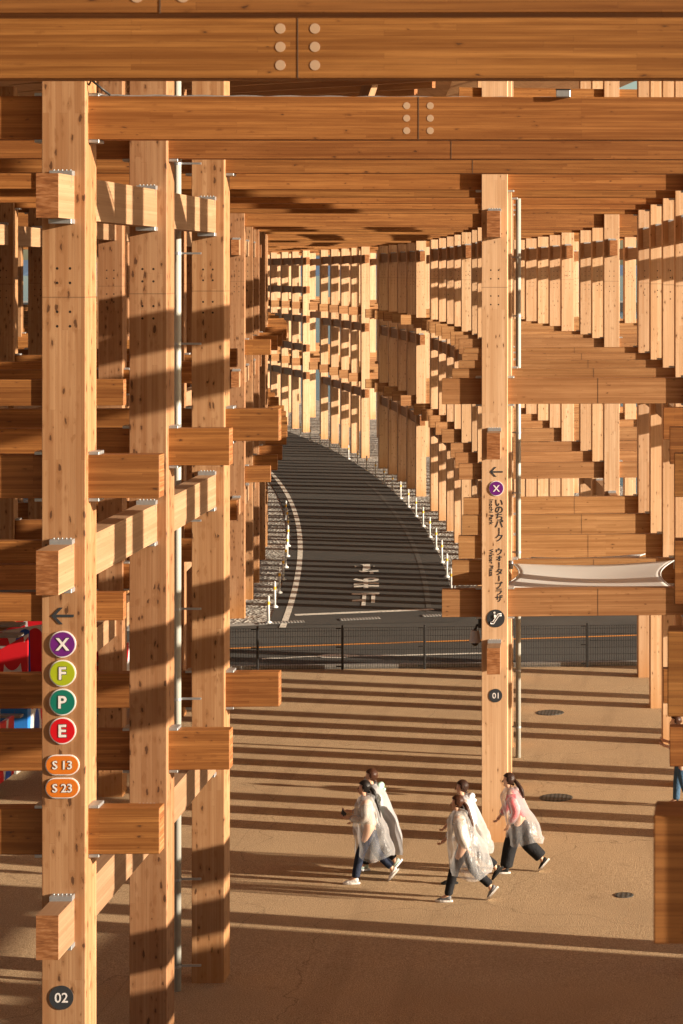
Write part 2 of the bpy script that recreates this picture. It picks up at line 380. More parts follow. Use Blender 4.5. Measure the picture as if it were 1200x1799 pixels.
for g, ss in GROUP.items():
    for n, s in enumerate(ss):
        if g == -1 and n == 0: continue
        nn = n if g != -1 else n - 1
        rr = rows_of(g); dz = DZ[g]; pl = g <= 2
        left = [r for r in rr if r < 0]; right = [r for r in rr if r >= 0]
        lo = ROW[min(left)] - 0.9 if left else -17.3
        hi = ROW[2] + 0.9
        lc = ROW[max(left)] + 0.90 if left else None
        rc = ROW[min(right)] - 0.86
        if g == -1: lo = -9.5
        cross_beam(g, n, lo, hi, UP_B + BH + dz, BH, 'top cross beam spanning the whole width, %s in the %s' % (ORD[nn], GN[g]), rr, pl,
                   joint=(0.0 if g < 1 else None), plug=(g == -1 or (g == 0 and n == 0)))
        for nm, zt, dp in (('low', LOW_T + dz, 0.445), ('middle', MID_T + dz, BH)):
            if left and not (g == -1):
                cross_beam(g, n, lo, lc, zt, dp, '%s-level cross beam left of the road, %s in the %s' % (nm, ORD[nn], GN[g]), left, pl)
            c0 = rc
            if g == -1: c0 = -0.13 - P(s, 0)[0] if nm == 'middle' else rc
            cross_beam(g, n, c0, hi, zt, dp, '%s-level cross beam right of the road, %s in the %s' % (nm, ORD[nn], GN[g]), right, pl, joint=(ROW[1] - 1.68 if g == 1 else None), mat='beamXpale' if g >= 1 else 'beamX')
        if g >= 1:
            cross_beam(g, n, rc, hi, UP_B + BH + 3.44 + dz, BH, 'roof-level cross beam on the seaward side, %s in the %s' % (ORD[nn], GN[g]), right, False)

# lengthwise beams ---------------------------------------------------
def long_beam(g, row, ztop, lab, plates):
    ss = GROUP[g]; pts = [(ss[0] - 0.78)] + ss[:] + [ss[-1] + 0.78]
    xm, ym, a = P(ss[0], ROW[row])
    bm = bmesh.new(); rings = []
    ca, sa = math.cos(a), math.sin(a)
    for k, s in enumerate(pts):
        x, y, b = P(s, ROW[row])
        ring = []
        for (u, v) in ((-0.105, -BH), (0.105, -BH), (0.105, 0), (-0.105, 0)):
            wx, wy = x + u * math.cos(b) - xm, y + u * math.sin(b) - ym
            ring.append(bm.verts.new((wx * ca + wy * sa, -wx * sa + wy * ca, v)))
        rings.append(ring)
    for A, B in zip(rings[:-1], rings[1:]):
        for k in range(4): bm.faces.new((A[k], A[(k + 1) % 4], B[(k + 1) % 4], B[k]))
    f = bm.faces.new(rings[0][::-1]); f.material_index = 1
    f = bm.faces.new(rings[-1]); f.material_index = 1
    bmesh.ops.recalc_face_normals(bm, faces=bm.faces[:])
    me = bm_to('lengthwise_beam', bm)
    o = obj('lengthwise_beam', me, [M['beamY'], M['endgrain']], None, (xm, ym, ztop), a, lab, 'beam', 'timber lengthwise beams of the ring', 'thing')
    if plates:
        for s in ss:
            x, y, b = P(s - 0.262, ROW[row]); wx, wy = x - xm, y - ym
            obj('steel_plate', plateCap, M['steel'], o, (wx * ca + wy * sa, -wx * sa + wy * ca, 0.001), b - a)
            if g <= 0: obj('steel_plate', plateY, M['steel'], o, (wx * ca + wy * sa, -wx * sa + wy * ca, -BH - 0.046), b - a)
    return o
for g in GROUP:
    if g == -1: continue
    for row in rows_of(g):
        for nm, zt in (('low', CAMZ - 6.28 + 0.21), ('middle', CAMZ - 2.84 + 0.21), ('upper', CAMZ + 0.72 + 0.21)):
            long_beam(g, row, zt + DZ[g], '%s lengthwise beam along the %s row of the %s' % (nm, RN[row], GN[g]), g <= 2 or (row >= 0 and g <= 4))
        if g >= 6 and row == 0:
            for nm, zt in (('lower extra', CAMZ - 4.6 + 0.21), ('upper extra', CAMZ - 1.05 + 0.21)):
                long_beam(g, row, zt, '%s lengthwise beam, %s row of the %s' % (nm, RN[row], GN[g]), False)

# ------------------------------------------------------------------ roof deck with diagonal joists
def arc_sheet(name, s0, s1, o0, o1, z, mat, step=2.0, thick=0.0, follow=True, **kw):
    bm = bmesh.new(); prev = None; n = max(1, int((s1 - s0) / step))
    for i in range(n + 1):
        s = s0 + (s1 - s0) * i / n
        r = []
        for off in (o0, o1):
            x, y, _ = P(s, off); r.append(bm.verts.new((x, y, z + (gz(y) if follow else 0))))
        if prev: bm.faces.new((prev[0], prev[1], r[1], r[0]))
        prev = r
    if thick:
        ext = bmesh.ops.extrude_face_region(bm, geom=bm.faces[:])
        for v in [e for e in ext['geom'] if isinstance(e, bmesh.types.BMVert)]: v.co.z += thick
    bmesh.ops.recalc_face_normals(bm, faces=bm.faces[:])
    if not thick:
        for f in bm.faces:
            if f.normal.z < 0: f.normal_flip()
    return obj(name, bm_to(name, bm), mat, **kw)
RZ = UP_B + 3.44 + BH + 0.30
bm = bmesh.new(); prev = None
for i in range(55):
    s_ = -40 + i * 3.6; r = []
    for off, zz in ((-18.5, RZ - 0.6), (-1.0, RZ), (8.6, RZ + 2.6)):
        x, y, _ = P(s_, off); r.append(bm.verts.new((x, y, zz)))
    if prev:
        for q in (0, 1): bm.faces.new((prev[q], prev[q + 1], r[q + 1], r[q]))
    prev = r
ext = bmesh.ops.extrude_face_region(bm, geom=bm.faces[:])
for v in [e for e in ext['geom'] if isinstance(e, bmesh.types.BMVert)]: v.co.z += 0.3
bmesh.ops.recalc_face_normals(bm, faces=bm.faces[:])
deck = obj('roof_deck', bm_to('roof_deck', bm), M['roof'], label='boarded timber roof deck rising to seaward above the top beams', cat='roof', kind='thing')
k = 0
for y0 in [46 + 2.4 * i for i in range(13)]:
    L = 34.0; ang = 0.36
    xs = -3.0 - (y0 - 46) * 0.02
    me = box_mesh('joist', -0.07, 0.07, 0, 17.0, -0.42, -0.002, 0.0, 'Y')
    j = obj('roof_joist', me, [M['roof'], M['endgrain']], deck, (0, 0, 0))
    j.location = (xs - k * 0.75 + 1.5, y0 - 4, RZ); j.rotation_euler = (0, 0, 1.02); k += 1
# raking strut seen under the roof
def bar_between(name, p, q, w, h, mat, **kw):
    p, q = Vector(p), Vector(q); L = (q - p).length
    me = box_mesh(name, -w / 2, w / 2, 0, L, -h / 2, h / 2, 0.004, 'Y')
    o = obj(name, me, mat, **kw); o.location = p; o.rotation_euler = (q - p).to_track_quat('Y', 'Z').to_euler()
    return o
bar_between('raking_strut', (-9.3, 58.5, 12.6), (-8.6, 58.2, RZ), 0.30, 0.3, [M['beamY'], M['endgrain']], label='short slanting timber strut under the roof above the road', cat='strut')

# ------------------------------------------------------------------ setting: grounds, roads, water
def flat(name, pts, dz, mat, **kw):
    bm = bmesh.new(); vs = [bm.verts.new((x, y, gz(y) + dz)) for x, y in pts]
    f = bm.faces.new(vs); bm.normal_update()
    if f.normal.z < 0: f.normal_flip()
    return obj(name, bm_to(name, bm), mat, **kw)
# land (gravel) reaching far inland and ending at the quay outside the seaward row
bm = bmesh.new(); prev = None
for i in range(0, 61):
    s = -60 + i * 9.0; x, y, a = P(s, 9.3 if i < 28 else 9.3 + (i - 27) * 0.5)
    xi = x - 900
    zz = gz(min(y, 230)); r = [bm.verts.new((xi, y, zz - 0.004)), bm.verts.new((x, y, zz - 0.004)), bm.verts.new((x + 0.3, y, -4))]
    if prev:
        bm.faces.new((prev[0], prev[1], r[1], r[0])); bm.faces.new((prev[1], prev[2], r[2], r[1]))
    prev = r
land = obj('ground', bm_to('ground', bm), M['gravel'], kind='structure')
bm = bmesh.new()
for q in ((-9000, -3000), (9000, -3000), (9000, 14000), (-9000, 14000)): bm.verts.new((q[0], q[1], -2.3))
bm.faces.new(bm.verts[:]); obj('sea', bm_to('sea', bm), M['water'], kind='structure')
# plaza
pz = []
fl = [(-60, 46.8), (-10.9, 50.75), (-1.3, 51.35), (40, 54.0)]
plaza = flat('plaza', [(-60, -40), (40, -40)] + [(40, 54.0), (-1.3, 51.35), (-10.9, 50.75), (-60, 46.8)], 0.01, M['plaza'], kind='structure')
# cross road
far = [(-60, 42.9), (-12.3, 57.45), (-5.8, 59.45), (40, 73.5)]
flat('cross_road', fl + far[::-1], 0.004, M['asphalt2'], kind='structure')
# kerb at the plaza edge
def strip(name, pts, w, dz, mat, h=0.0, **kw):
    bm = bmesh.new(); prev = None; P_ = [Vector((a, b, 0)) for a, b in pts]
    for i, p in enumerate(P_):
        d = (P_[min(i + 1, len(P_) - 1)] - P_[max(0, i - 1)]).normalized(); nrm = Vector((-d.y, d.x, 0))
        A = p + nrm * w / 2; B = p - nrm * w / 2
        r = [bm.verts.new((A.x, A.y, gz(A.y) + dz)), bm.verts.new((B.x, B.y, gz(B.y) + dz))]
        if prev: bm.faces.new((prev[0], prev[1], r[1], r[0]))
        prev = r
    if h:
        ext = bmesh.ops.extrude_face_region(bm, geom=bm.faces[:])
        for v in [e for e in ext['geom'] if isinstance(e, bmesh.types.BMVert)]: v.co.z += h
    bmesh.ops.recalc_face_normals(bm, faces=bm.faces[:])
    if not h:
        for f in bm.faces:
            if f.normal.z < 0: f.normal_flip()
    return obj(name, bm_to(name, bm), mat, **kw)
strip('kerb', [(x, y + 0.10) for x, y in fl], 0.16, 0.0, M['concrete'], 0.10, kind='structure')
strip('gutter', far, 0.42, 0.008, M['concrete'], 0.0, kind='structure')
# gutter grates (slotted covers)
def grate_mat():
    t = NT('slotted_grate'); tc = t.n('ShaderNodeTexCoord').outputs['Object']; x = t.n('ShaderNodeSeparateXYZ', {0: tc}).outputs[0]
    c = t.mix(t.math('LESS_THAN', t.math('FRACT', t.math('MULTIPLY', x, 12.0)), 0.45), (0.36, 0.35, 0.33), (0.06, 0.058, 0.055))
    return t.set(col=c, rough=0.6, metal=0.3)
M['grate'] = grate_mat()
def on_line(p, q, t_): return (p[0] + (q[0] - p[0]) * t_, p[1] + (q[1] - p[1]) * t_)
i = 0
for t0, t1, (p, q), zz in ((0.10, 0.28, (far[1], far[2]), .016), (0.42, 0.58, (far[1], far[2]), .016), (0.75, 0.92, (far[1], far[2]), .016),
                       (0.03, 0.44, (fl[1], fl[2]), .0), (0.60, 0.82, (fl[1], fl[2]), .0), (0.86, 0.99, (fl[1], fl[2]), .0)):
    a_, b_ = on_line(p, q, t0), on_line(p, q, t1); L = math.hypot(b_[0] - a_[0], b_[1] - a_[1]); an = math.atan2(b_[1] - a_[1], b_[0] - a_[0])
    me = box_mesh('grate', 0, L, -0.15, 0.15, 0, 0.012)
    yy = 0.45 if zz == 0 else 0
    where = ['left end of the far gutter', 'middle of the far gutter', 'right end of the far gutter', 'foot of the fence, left', 'foot of the fence, middle', 'foot of the fence, right'][i]
    obj('drain_grate', me, M['grate'], None, (a_[0], a_[1] + yy, gz(a_[1]) + (0.016 if zz else 0.010)), an, 'slotted grey drain grate at the ' + where, 'drain grate', 'slotted drain grates'); i += 1
# ring road
arc_sheet('ring_road', 33.2, 170, -5.95, -0.95, 0.012, M['asphalt'], 2.0, kind='structure')
flat('ring_road_mouth', [P(33.2, -5.95)[:2], P(33.2, -0.95)[:2], (-5.9, 59.6), (-11.4, 57.9)], 0.008, M['asphalt'], kind='structure')
arc_sheet('edge_line', 32.8, 150, -5.62, -5.45, 0.018, M['mark'], 1.5, kind='structure')
arc_sheet('faded_lane_line', 35, 75, -1.75, -1.60, 0.018, M['mark_faint'], 1.5, kind='structure')
a0 = ground_at(518, 1081.5); a1 = ground_at(762, 1071.5)
strip('stop_line', [a0, a1], 0.30, 0.020, M['mark'], kind='structure')
c0 = ground_at(380, 1140.6); c1 = ground_at(640, 1131.5); c2 = ground_at(1150, 1115.5)
strip('centre_line', [c0, c1, c2], 0.16, 0.010, M['orange'], kind='structure')
c0 = ground_at(460, 1158); c1 = ground_at(560, 1153.5); c2 = ground_at(700, 1152); c3 = ground_at(848, 1148)
strip('lane_line', [c0, c1, c2, c3], 0.16, 0.010, M['mark'], kind='structure')
flat('turn_marking', [ground_at(556, 1153), ground_at(572, 1150.5), ground_at(600, 1150), ground_at(640, 1152.5), ground_at(600, 1157), ground_at(565, 1156.5)], 0.014, M['mark'], kind='structure')
# 止まれ road lettering, read by drivers coming towards the viewer
def text_mesh(s, size, extrude=0.0, align='CENTER', bold=0.0, name='text'):
    cu = D.curves.new(name, 'FONT'); cu.body = s; cu.size = size; cu.extrude = extrude; cu.align_x = align; cu.align_y = 'CENTER'; cu.offset = bold; cu.resolution_u = 3
    o = D.objects.new(name, cu); COL.objects.link(o); bpy.context.view_layer.update()
    dg = bpy.context.evaluated_depsgraph_get(); me = D.meshes.new_from_object(o.evaluated_get(dg)); D.objects.remove(o)
    xs = [v.co.x for v in me.vertices]; ys = [v.co.y for v in me.vertices]
    if xs:
        mx, my = (min(xs) + max(xs)) / 2, (min(ys) + max(ys)) / 2
        for v in me.vertices: v.co.x -= mx; v.co.y -= my
    return me
for ch, (y0, y1), (xa, xb) in (('止', (1066, 1043), (617, 666)), ('ま', (1035, 1016), (620, 666)), ('れ', (1010, 992), (623, 666))):
    p0 = ground_at((xa + xb) / 2, y0); p1 = ground_at((xa + xb) / 2, y1)
    me = text_mesh(ch, 1.0, 0, 'CENTER', 0.028, 'stop_letter')
    xs = [v.co.x for v in me.vertices]; ys = [v.co.y for v in me.vertices]
    w = (xb - xa) * (p0[1] + p1[1]) / 2 / 3793; h = p1[1] - p0[1]
    sx = w / (max(xs) - min(xs)); sy = h / (max(ys) - min(ys)); ym = (p0[1] + p1[1]) / 2
    for v in me.vertices: v.co.x *= -sx; v.co.y *= -sy; v.co.z = gz(ym + v.co.y) - gz(ym)
    rot = P(ym - 25.5, -3.4)[2]
    obj('road_lettering', me, M['mark'], None, ((p0[0] + p1[0]) / 2, ym, gz(ym) + 0.024), rot, kind='structure')
# breakwater and far coast
rock = simple('dark_rock', (0.06, 0.055, 0.05), 0.9, 0, 0.3, 0.4)
bm = bmesh.new(); add_box(bm, -900, 300, 640, 652, -2.6, 0.2); obj('breakwater', bm_to('breakwater', bm), rock, kind='structure')
bm = bmesh.new(); add_box(bm, -900, 300, 641, 646, 0.2, 0.65); obj('breakwater_cap', bm_to('breakwater_cap', bm), M['concrete'], kind='structure')
bm = bmesh.new(); prev = None
for i in range(60):
    x = -6000 + i * 160; h = 20 + 70 * (0.5 + 0.5 * math.sin(i * 0.37) * math.sin(i * 0.11 + 1)) + random.random() * 12
    r = [bm.verts.new((x, 9000, -3)), bm.verts.new((x, 9000 + 300, h)), bm.verts.new((x, 9800, -3))]
    if prev:
        bm.faces.new((prev[0], r[0], r[1], prev[1])); bm.faces.new((prev[1], r[1], r[2], prev[2]))
    prev = r
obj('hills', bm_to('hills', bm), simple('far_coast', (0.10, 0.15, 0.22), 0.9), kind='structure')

# ------------------------------------------------------------------ bollards
def bollard_parts():
    bm = bmesh.new(); add_cyl(bm, 0.034, 0.03, 0.70, 12); add_cyl(bm, 0.034, 0.70, 0.74, 12, r2=0.016)
    body = bm_to('bollard_body', bm)
    bm = bmesh.new(); add_cyl(bm, 0.095, 0.0, 0.03, 12); add_cyl(bm, 0.095, 0.03, 0.07, 12, r2=0.045); base = bm_to('bollard_base', bm)
    bm = bmesh.new(); add_cyl(bm, 0.038, 0.50, 0.59, 12, cap=False); band = bm_to('bollard_band', bm)
    return body, base, band
BB = bollard_parts()
nb = {'left': 0, 'right': 0}
def nth(k):
    names = ['first', 'second', 'third', 'fourth', 'fifth', 'sixth', 'seventh', 'eighth', 'ninth', 'tenth', 'eleventh', 'twelfth', 'thirteenth', 'fourteenth', 'fifteenth', 'sixteenth', 'seventeenth', 'eighteenth', 'nineteenth', 'twentieth', 'twenty-first', 'twenty-second', 'twenty-third', 'twenty-fourth']
    return names[k]
for side, off, s0, s1, st in (('left', -5.95, 33.6, 62, 2.9), ('right', -0.97, 35.0, 108, 3.55)):
    s = s0; c = 0
    while s < s1:
        x, y, a = P(s, off)
        b = obj('bollard', None, None, None, (x, y, gz(y) + 0.012), a, 'white road bollard with yellow band, %s from the stop line, %s edge' % (nth(c), side), 'bollard', 'bollards edging the curving road')
        obj('base', BB[1], M['white'], b); obj('post', BB[0], M['white'], b); obj('reflective_band', BB[2], M['yellow'], b)
        s += st; c += 1

# ------------------------------------------------------------------ mesh fence
FA, FB = (-10.9, 50.62), (-1.2, 51.22)
fl_len = math.hypot(FB[0] - FA[0], FB[1] - FA[1]); fan = math.atan2(FB[1] - FA[1], FB[0] - FA[0])
fence = obj('mesh_fence', None, None, None, (FA[0], FA[1], gz(50.9)), fan, 'low black wire mesh fence between the plaza and the cross road', 'fence')
pm = box_mesh('fence_post', -0.022, 0.022, -0.022, 0.022, 0, 1.06, 0.003)
px_posts = [457, 604, 747, 890, 1032]
pos = [(p - 1219.2) * 50.95 / 3793 - FA[0] for p in px_posts]
for q in pos: obj('post', pm, M['black'], fence, (q, 0, 0))
edges_ = [0.0] + pos + [fl_len]
for A, B in zip(edges_[:-1], edges_[1:]):
    bm = bmesh.new(); L = B - A - 0.06; n = int(L / 0.055)
    for i in range(n + 1):
        x = i * L / n; add_box(bm, x - 0.0034, x + 0.0034, -0.0034, 0.0034, 0.04, 1.0)
    for z in (0.05, 0.16, 0.32, 0.48, 0.64, 0.80, 0.93, 1.0): add_box(bm, 0, L, -0.0075, -0.0034, z - 0.004, z + 0.004)
    obj('mesh_panel', bm_to('mesh_panel', bm), M['black'], fence, (A + 0.03, 0, 0))
    bm = bmesh.new()
    for z in (0.10, 0.55, 0.99): add_box(bm, L - 0.12, L + 0.0, -0.035, -0.008, z - 0.015, z + 0.015)
    obj('clamp', bm_to('clamp', bm), M['black'], fence, (A + 0.03, 0, 0))

# ------------------------------------------------------------------ downpipes
def downpipe(x, y, z1, lab, br_side, brz, blen):
    o = obj('downpipe', None, None, None, (x, y, gz(y)), 0, lab, 'pipe')
    bm = bmesh.new(); add_cyl(bm, 0.05, 0.0, z1 - gz(y), 20); obj('pipe', bm_to('pipe', bm), M['pipe'], o)
    cm = bmesh.new(); add_cyl(cm, 0.056, -0.018, 0.018, 20, cap=False); cm = bm_to('collar', cm)
    bmm = box_mesh('bracket', 0.055 if br_side > 0 else -blen, blen if br_side > 0 else -0.055, 0.0, 0.03, -0.012, 0.012)
    for z in brz:
        obj('collar', cm, M['steel'], o, (0, 0, z - gz(y))); obj('bracket', bmm, M['steel'], o, (0, 0.01, z - gz(y)))
    return o
yp = 27.75
downpipe((311.5 - 1219.2) * yp / 3793, yp, 12.9, 'cream downpipe beside the third thick post of the left foreground cluster', 1, [CAMZ - (v - 478.9) * yp / 3793 for v in (287, 445, 604, 762, 915, 1070, 1228, 1385, 1545, 1697)], 0.30)
yp = 41.4
downpipe((910.5 - 1219.2) * yp / 3793, yp, CAMZ + 1.42, 'slim cream downpipe just right of the post marked 01', -1, [CAMZ - (v - 478.9) * yp / 3793 for v in (452, 555, 760, 866, 970, 1177, 1277)], 0.22)
yp = 51.5
downpipe((27.5 - 1219.2) * yp / 3793, yp, 12.5, 'thin shaded downpipe at the far left behind the post marked 02', -1, [3.0, 6.0, 9.0], 0.12)

# ------------------------------------------------------------------ signs on the two near posts
def disc(name, r, th, seg=40):
    bm = bmesh.new(); add_cyl(bm, r, -th, 0, seg, axis='Y'); return bm_to(name, bm)
def pill(name, w, h, th):
    bm = bmesh.new(); pts = []
    for cxs, st in ((w / 2 - h / 2, -90), (-(w / 2 - h / 2), 90)):
        for k in range(13):
            a = R_(st + 15 * k); pts.append((cxs + h / 2 * math.cos(a), h / 2 * math.sin(a)))
    A = [bm.verts.new((x, -th, z)) for x, z in pts]; B = [bm.verts.new((x, 0, z)) for x, z in pts]
    bm.faces.new(A[::-1]); bm.faces.new(B)
    for i in range(len(A)): bm.faces.new((A[i], A[(i + 1) % len(A)], B[(i + 1) % len(A)], B[i]))
    bmesh.ops.recalc_face_normals(bm, faces=bm.faces[:]); return bm_to(name, bm)
def upright(me, th=0.0):
    for v in me.vertices:
        x, y, z = v.co; v.co = (x, -z - th, y)
    return me
def sign_root(name, post, px, py, lab, cat='sign', group=None):
    y = post.location.y - 0.2115; x = (px - 1219.2) * y / 3793; z = CAMZ - (py - 478.9) * y / 3793
    yy = post.location.y - 0.2115 + (x - post.location.x) * math.sin(post.rotation_euler.z)
    return obj(name, None, None, None, (x, yy, z), post.rotation_euler.z, lab, cat, group)
p02 = posts[(0, 0, -1)]; p01 = posts[(1, 0, 0)]
K = p02.location.y / 3793
SG = 'round and pill signs on the post marked 02'
for ch, py, colr, cn in (('X', 1131.5, (0.13, 0.010, 0.17), 'purple'), ('F', 1182.5, (0.34, 0.40, 0.008), 'lime green'), ('P', 1233, (0.0, 0.145, 0.10), 'dark green'), ('E', 1283.5, (0.55, 0.0, 0.008), 'red')):
    o = sign_root('round_sign', p02, 110.5, py, '%s round sign with white letter %s on the post marked 02' % (cn, ch), 'sign', SG)
    obj('rim', disc('rim', 23.2 * K, 0.012), M['signwhite'], o)
    obj('face', disc('face', 21.2 * K, 0.016), simple('sign_' + ch, colr, 0.4), o)
    obj('letter', upright(text_mesh(ch, 30 * K, 0.002, 'CENTER', 0.0035), 0.0185), M['signwhite'], o)
    obj('letter_shadow', upright(text_mesh(ch, 30 * K, 0.0005, 'CENTER', 0.0095), 0.0165), M['darkgrey'], o)
for tx, py in (('S 13', 1343.5), ('S 23', 1384)):
    o = sign_root('pill_sign', p02, 110, py, 'orange pill-shaped sign reading %s on the post marked 02' % tx, 'sign', SG)
    obj('rim', pill('rim', 59 * K, 35.5 * K, 0.012), M['signwhite'], o)
    obj('face', pill('face', 55.5 * K, 32 * K, 0.016), simple('sign_o', (0.62, 0.16, 0.012), 0.4), o)
    obj('letter', upright(text_mesh(tx, 20.5 * K, 0.002, 'CENTER', 0.0015), 0.0185), M['signwhite'], o)
    obj('letter_shadow', upright(text_mesh(tx, 20.5 * K, 0.0005, 'CENTER', 0.0055), 0.0165), M['darkgrey'], o)
def arrow_mesh(w, h, t_):
    bm = bmesh.new()
    add_box(bm, -w / 2 + t_, w / 2, -0.004, 0, -t_ / 2, t_ / 2)
    for sg in (1, -1):
        pts = [(-w / 2, 0), (-w / 2 + t_ * 1.35, 0), (-w / 2 + h * 0.52 + t_ * 1.1, sg * h / 2), (-w / 2 + h * 0.52 - t_ * 0.25, sg * h / 2)]
        A = [bm.verts.new((x, -0.0045, z)) for x, z in pts]; B = [bm.verts.new((x, 0, z)) for x, z in pts]
        bm.faces.new(A); bm.faces.new(B[::-1])
        for i in range(4): bm.faces.new((A[i], A[(i + 1) % 4], B[(i + 1) % 4], B[i]))
    bmesh.ops.recalc_face_normals(bm, faces=bm.faces[:]); return bm_to('arrow', bm)
o = sign_root('arrow_sign', p02, 110, 1082, 'black left arrow above the purple sign on the post marked 02'); obj('arrow', arrow_mesh(39 * K, 29 * K, 4.6 * K), M['darkgrey'], o)
o = sign_root('number_sign', p02, 108, 1752.5, 'black round sign with white 02 low on the left post')
obj('face', disc('face', 21.0 * K, 0.006), M['darkgrey'], o); obj('letter', upright(text_mesh('02', 24 * K, 0.001, 'CENTER', 0.001), 0.0075), M['signwhite'], o)
K1 = p01.location.y / 3793
o = sign_root('arrow_sign', p01, 872, 829, 'black left arrow at the head of the Japanese lettering'); obj('arrow', arrow_mesh(22.5 * K1, 17 * K1, 2.6 * K1), M['darkgrey'], o)
o = sign_root('round_sign', p01, 872, 858, 'small purple round sign with white X on the post marked 01')
obj('rim', disc('rim', 13.3 * K1, 0.010), M['signwhite'], o); obj('face', disc('face', 12.0 * K1, 0.014), D.materials['sign_X'], o)
obj('letter', upright(text_mesh('X', 15.5 * K1, 0.002, 'CENTER', 0.003), 0.0165), M['signwhite'], o)
o = sign_root('escalator_sign', p01, 871, 1086.5, 'black round sign with white escalator pictogram', 'sign')
obj('face', disc('face', 15.6 * K1, 0.006), M['darkgrey'], o)
bm = bmesh.new(); u = K1
path = [(-9.5, -6.5), (-9.5, -9.5), (-4.0, -9.5), (5.5, 5.0), (10.0, 5.0), (10.0, 8.6), (4.0, 8.6), (-5.5, -5.6), (-9.5, -5.8)]
add_tube(bm, [(x * u * 0.95, -0.008, z * u * 0.95) for x, z in path], 0.0095, 6)
add_tube(bm, [(-2.3 * u, -0.008, 1.0 * u), (-2.3 * u, -0.008, 6.6 * u)], 0.016, 6)
add_cyl(bm, 1.8 * u, -0.012, -0.006, 14, cx=-2.3 * u, cy=10.2 * u, axis='Y')
add_tube(bm, [(-2.0 * u, -0.008, 5.6 * u), (1.6 * u, -0.008, 3.4 * u)], 0.009, 6)
obj('pictogram', bm_to('pictogram', bm), M['signwhite'], o)
o = sign_root('number_sign', p01, 870.5, 1222, 'black round sign with white 01 on the right post')
obj('face', disc('face', 11.8 * K1, 0.006), M['darkgrey'], o); obj('letter', upright(text_mesh('01', 14 * K1, 0.001, 'CENTER', 0.001), 0.0075), M['signwhite'], o)
# vertical lettering: Japanese upright characters in a column, English turned a quarter
o = sign_root('lettering', p01, 872, 968, 'black vertical Japanese and English place names under the small purple X', 'lettering')
def vchars(s, x, y0, y1, size, root, bold=0.0025):
    n = len(s); 
    for i, ch in enumerate(s):
        if ch == ' ': continue
        py = y0 + (y1 - y0) * i / (n - 1)
        c = '|' if ch == 'ー' else ch
        if ch == 'ー':
            me = box_mesh('stroke', -0.9 * K1, 0.9 * K1, -0.003, 0, -5.0 * K1, 5.0 * K1)
        else:
            me = upright(text_mesh(c, size * K1, 0.001, 'CENTER', bold), 0.002)
        obj('character', me, M['darkgrey'], root, ((x - 872) * K1, 0, (968 - py) * K1))
vchars('いのちパーク', 877, 884, 944.5, 15.5, o)
vchars('ウォータープラザ', 877, 969, 1051, 13.5, o)
for tx, y0, y1 in (('Inochi Park', 878, 922), ('Water Plaza', 964, 1012)):
    me = text_mesh(tx, 10 * K1, 0.001, 'CENTER', 0.001)
    xs = [v.co.x for v in me.vertices]; sc = (y1 - y0) * K1 / (max(xs) - min(xs))
    for v in me.vertices:
        x, y, z = v.co; v.co = (y * sc, -z - 0.002, -x * sc)
    obj('words', me, M['darkgrey'], o, ((863.5 - 872) * K1, 0, (968 - (y0 + y1) / 2) * K1))

# ------------------------------------------------------------------ surveillance camera on the post marked 01
yb = p01.location.y
def pw(px, py, y): return ((px - 1219.2) * y / 3793, y, CAMZ - (py - 478.9) * y / 3793)
cc = pw(834.5, 1120, yb)
o = obj('surveillance_camera', None, None, None, cc, 0, 'grey dome surveillance camera on the left side of the post marked 01', 'camera')
bm = bmesh.new()
prof = [(0.03, 0.125), (0.062, 0.115), (0.075, 0.06), (0.088, -0.02), (0.098, -0.075), (0.085, -0.08)]
for (r0, z0), (r1, z1) in zip(prof[:-1], prof[1:]): add_cyl(bm, r0, z0, z1, 20, r2=r1, cap=False)
add_cyl(bm, 0.03, 0.12, 0.125, 20)
obj('housing', bm_to('housing', bm), simple('camera_grey', (0.40, 0.38, 0.38), 0.45), o)
bm = bmesh.new(); bmesh.ops.create_uvsphere(bm, u_segments=18, v_segments=10, radius=0.058)
for v in bm.verts: v.co.z -= 0.085
obj('lens_dome', bm_to('dome', bm, True), simple('dark_glass', (0.01, 0.01, 0.012), 0.08), o)
wx = p01.location.x - 0.21 - cc[0]
bm = bmesh.new(); add_tube(bm, [(0.0, 0, 0.12), (0.03, 0, 0.20), (wx, 0.0, 0.22)], 0.022, 10); obj('arm', bm_to('arm', bm), M['black'], o)
obj('mounting_plate', box_mesh('mp', wx - 0.06, wx - 0.001, -0.06, 0.06, 0.16, 0.36, 0.004), M['black'], o)

